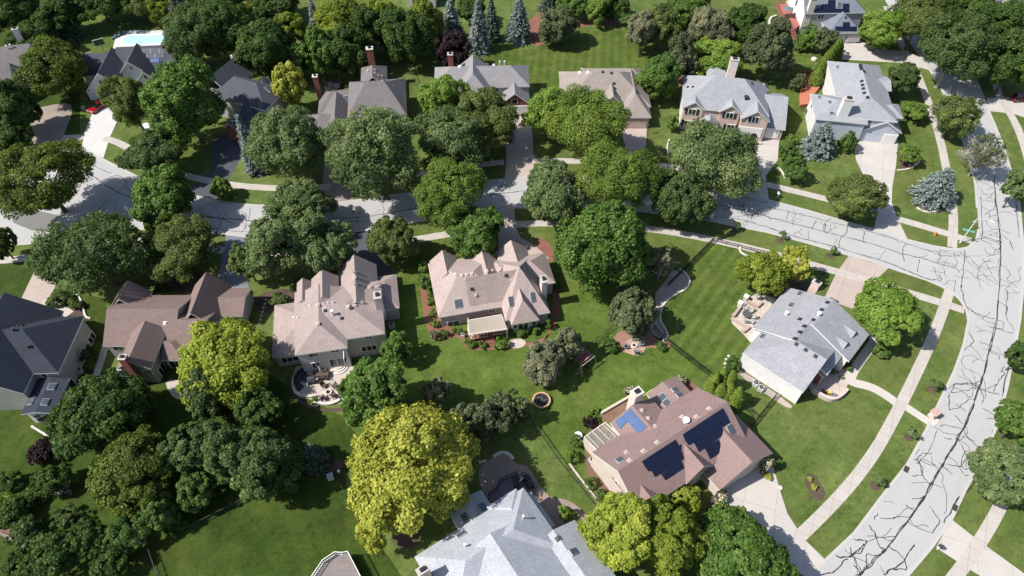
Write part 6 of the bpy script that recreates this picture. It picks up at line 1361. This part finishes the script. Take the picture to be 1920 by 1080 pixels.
edging([(1255, 262), (1250, 275), (1252, 290)], 'white stone edging left of the pink house'); edging([(1458, 315), (1466, 322), (1472, 335)], 'white stones in the bed by the pink driveway'); edging([(0, 1000), (25, 1010), (50, 1028)], 'dark stone edging in the bottom left corner', plain('dark_edge', (.2, .17, .15), .9, .2)); edging([(60, 800), (80, 812), (92, 820)], 'pale edging below the glazed sunroom')
lowwall([(0, 990), (25, 1003), (48, 1016)], 1.4, .02, paving('brick_path', (.20, .11, .085), .2), 'brick path strip in the bottom left corner', 'path', 'brick_path')
# street furniture
def mailbox(px, label, m, ang=0, post=None):
    e, p = root('mailbox', px, label, 'mailbox'); b = MB(); b.box(p+Vector((0, 0, .5)), (.12, .12, 1.0), ang); b.build('post', post or white, e); b = MB(); b.box(p+Vector((0, 0, 1.1)), (.3, .6, .3), ang); b.tube(p+Matrix.Rotation(ang, 3, 'Z')@Vector((0, -.3, 1.25)), p+Matrix.Rotation(ang, 3, 'Z')@Vector((0, .3, 1.25)), .15, n=10); b.build('box', m, e)
mailbox((1457, 371), 'white mailbox on the grass strip above the road near the pink house', white, .2); mailbox((79, 460), 'white mailbox at the end of the cul-de-sac driveway', white, .3); mailbox((1757, 1030), 'black mailbox on a white post at the bottom right driveway', black, .5); mailbox((409, 443), 'black mailbox by the left asphalt driveway apron', black, .2, black); mailbox((694, 442), 'black mailbox at the dark asphalt driveway in the centre left', black, 0, black)
e, p = root('brick_mailbox', (1747, 781), 'square brick mailbox pillar with pale cap beside the curved road', 'mailbox'); b = MB(); b.box(p+Vector((0, 0, .65)), (.95, .95, 1.3), .5); b.build('pillar', BRKP, e); b = MB(); b.box(p+Vector((0, 0, 1.38)), (1.15, 1.15, .16), .5); b.build('cap', plain('tan_cap', (.46, .33, .27), .8, .1), e); b = MB(); b.box(p+Vector((-.1, -.5, .9)), (.4, .12, .4), .5); b.build('door', black, e); b = MB(); b.box(p+Vector((.1, -.9, .04)), (1.3, .7, .14), .5); b.build('step', STON, e)
def drain(px, ang, label): 
    p = wp(*px); b = MB(); b.box(p+Vector((0, 0, .05)), (.62, 1.0, .1), ang)
    for i in range(5): b.box(p+Matrix.Rotation(ang, 3, 'Z')@Vector((0, -.38+i*.19, .115)), (.5, .06, .03), ang)
    one('storm_drain', b, plain('drain_iron', (.05, .04, .04), .7, .2), p, label, 'storm drain', 'kerb storm drains')
drain((1699, 880), -.65, 'dark storm drain in the left kerb of the curved road'); drain((1790, 952), -.65, 'dark storm drain in the right kerb of the curved road')
e, p = root('fire_hydrant', (1752, 441), 'orange fire hydrant on the corner grass strip', 'fire hydrant'); HY = plain('hydrant_orange', (.62, .20, .06), .45, .08); b = MB(); b.lathe(p, [(.22, 0), (.22, .08), (.15, .1), (.15, .62), (.19, .64), (.17, .75), (.06, .86), (0, .88)], 14); b.build('barrel', HY, e); b = MB(); b.tube(p+Vector((-.3, 0, .5)), p+Vector((.3, 0, .5)), .08); b.tube(p+Vector((0, -.28, .45)), p, .1); b.build('nozzle', HY, e)
e, p = root('street_lamp', (1800, 455), 'tall pale lamp post carrying a green street name sign at the corner', 'street lamp')
TP = Vector((p.x, p.y, 6.2)); ALU = plain('lamp_aluminium', (.62, .63, .62), .4, .05, metal=.2); b = MB(); b.tube(p, TP, .11, .075, 10); b.lathe(p, [(.2, 0), (.2, .25), (.11, .3)], 10); b.build('pole', ALU, e)
b = MB(); b.tube(TP, TP+Vector((1.6, -.9, .25)), .05); b.build('arm', ALU, e); b = MB(); b.box(TP+Vector((1.9, -1.05, .24)), (.75, .3, .14), -.5); b.build('lamp_head', plain('lamp_gray', (.7, .7, .68), .4, .05), e, bevel=.04)
SGN = plain('sign_green', (.16, .52, .42), .4, .04); b = MB(); b.box(p+Vector((0, 0, 3.1)), (2.0, .05, .36), -.45); b.build('street_sign', SGN, e); b = MB(); b.box(p+Vector((0, 0, 3.5)), (1.0, .05, .22), 1.1); b.build('street_sign', SGN, e)
e, p = root('traffic_sign', (1817, 431), 'gray backed octagonal traffic sign beside the corner lamp post', 'sign'); b = MB(); b.tube(p, p+Vector((0, 0, 2.2)), .04); b.build('post', metal, e); b = MB(); b.tube(p+Vector((0, -.03, 2.15)), p+Vector((0, .03, 2.15)), .38, n=8); b.build('panel', plain('sign_back', (.55, .56, .57), .4, .05), e)
e, p = root('utility_box', (621, 897), 'pale gray utility box in the upper corner of the bottom left lawn', 'utility box'); b = MB(); b.box(p+Vector((0, 0, .45)), (.8, .7, .9), .3); b.build('cabinet', plain('pale_gray', (.5, .51, .52), .6, .06), e, bevel=.04); b = MB(); b.box(p+Vector((0, 0, .93)), (.9, .8, .08), .3); b.build('lid', metal, e)
for (x, y), l in (((637, 888), 'small white post right of the pale utility box'), ((267, 1020), 'small white round lamp at the top of the bottom left lawn'), ((1548, 884), 'dark pole'),):
    if l == 'dark pole': continue
    c = wp(x, y); b = MB(); b.tube(c, c+Vector((0, 0, .7)), .06); b.lathe(c+Vector((0, 0, .65)), [(.1, 0), (.22, .1), (.2, .28), (0, .36)], 12); one('garden_lamp', b, white, c, l, 'garden lamp')
c = wp(1463, 915); b = MB(); b.lathe(c, [(.35, 0), (.32, .2), (.15, .3), (0, .31)], 9); one('boulder', b, STON, c, 'small pale rock beside the solar house driveway edge', 'boulder')
c = wp(1500, 110); b = MB(); b.lathe(wp(1526, 112), [(.75, 0), (.7, .4), (.3, .6), (0, .62)], 10); one('boulder', b, STON, wp(1526, 112), 'pale boulder at the left end of the columnar hedge', 'boulder')
STEP = []
for i in range(7):
    c = wp(486 + i*2.1, 607 - i*7.5); b = MB(); b.box(c+Vector((0, 0, .03)), (.4, .35, .06), .2*i); one('stepping_stone', b, STON, c, 'pale stepping stones in a line between the brown and tan houses', 'stepping stone', 'stepping stones between two houses')
for i in range(7):
    a = 2.2 + i*.42; c = wp(1376 + 17*math.cos(a), 684 - 20*math.sin(a)); b = MB(); b.lathe(c, [(.22, 0), (.2, .14), (0, .2)], 8); one('edge_stone', b, STON, c, 'rounded pale stones ringing the dark clipped shrub at the corner house', 'stone', 'stones round the clipped shrub')
c = wp(60, 281); b = MB(); b.lathe(c, [(1.0, 0), (1.05, .35), (.75, .35), (.7, .15), (0, .15)], 18); one('stone_planter', b, plain('cream_stone', (.5, .45, .36), .9, .1), c, 'round cream stone planter above the cul-de-sac tree', 'planter')
c = wp(158, 205); b = MB(); b.box(c+Vector((0, 0, .3)), (.7, .5, .6), .3); b.lathe(c+Vector((0, 0, .6)), [(.3, 0), (.35, .2), (0, .25)], 10); one('planter_pot', b, plain('cream_pot', (.5, .42, .33), .9, .1), c, 'cream planter pot left of the red car', 'planter')
c = wp(1214, 252); b = MB(); b.tube(c, c+Vector((0, 0, 2.1)), .05); b.box(c+Vector((0, 0, 2.25)), (.28, .28, .35)); b.lathe(c+Vector((0, 0, 2.4)), [(.26, 0), (.05, .2), (0, .22)], 8); one('yard_lamp', b, black, c, 'black yard lamp post beside the pink driveway of the beige house', 'lamp post')
# ================================================================ LIGHT AND CAMERA
SAZ, SEL = math.radians(194), math.radians(49)      # towards the sun
sd = Vector((math.cos(SAZ)*math.cos(SEL), math.sin(SAZ)*math.cos(SEL), math.sin(SEL)))
L = bpy.data.lights.new('sun', 'SUN'); L.energy = 4.6; L.angle = math.radians(.5); L.color = (1, .955, .89)
lo = bpy.data.objects.new('sun', L); C.objects.link(lo); lo.rotation_euler = sd.to_track_quat('Z', 'Y').to_euler(); lo.location = (-80, -20, 120)
w = bpy.data.worlds.new('World'); SC.world = w; w.use_nodes = True
t = w.node_tree; sk = t.nodes.new('ShaderNodeTexSky'); sk.sky_type = 'NISHITA'; sk.sun_disc = False
sk.sun_elevation = SEL; sk.sun_rotation = math.radians(90) - SAZ; sk.air_density = 1.0; sk.dust_density = 1.2
t.links.new(sk.outputs[0], t.nodes['Background'].inputs[0]); t.nodes['Background'].inputs[1].default_value = .1
cam = bpy.data.cameras.new('camera'); cam.sensor_width = 36; cam.lens = 24; cam.clip_start = 1; cam.clip_end = 5000
co = bpy.data.objects.new('camera', cam); C.objects.link(co); co.location = CAM; co.rotation_euler = (math.radians(40), 0, 0); SC.camera = co
SC.view_settings.view_transform = 'Standard'; SC.view_settings.look = 'None'; SC.view_settings.exposure = .48; SC.view_settings.gamma = 1
SC.cycles.max_bounces = 6; SC.cycles.diffuse_bounces = 2; SC.cycles.glossy_bounces = 2; SC.cycles.transmission_bounces = 3; SC.cycles.caustics_reflective = False; SC.cycles.caustics_refractive = False
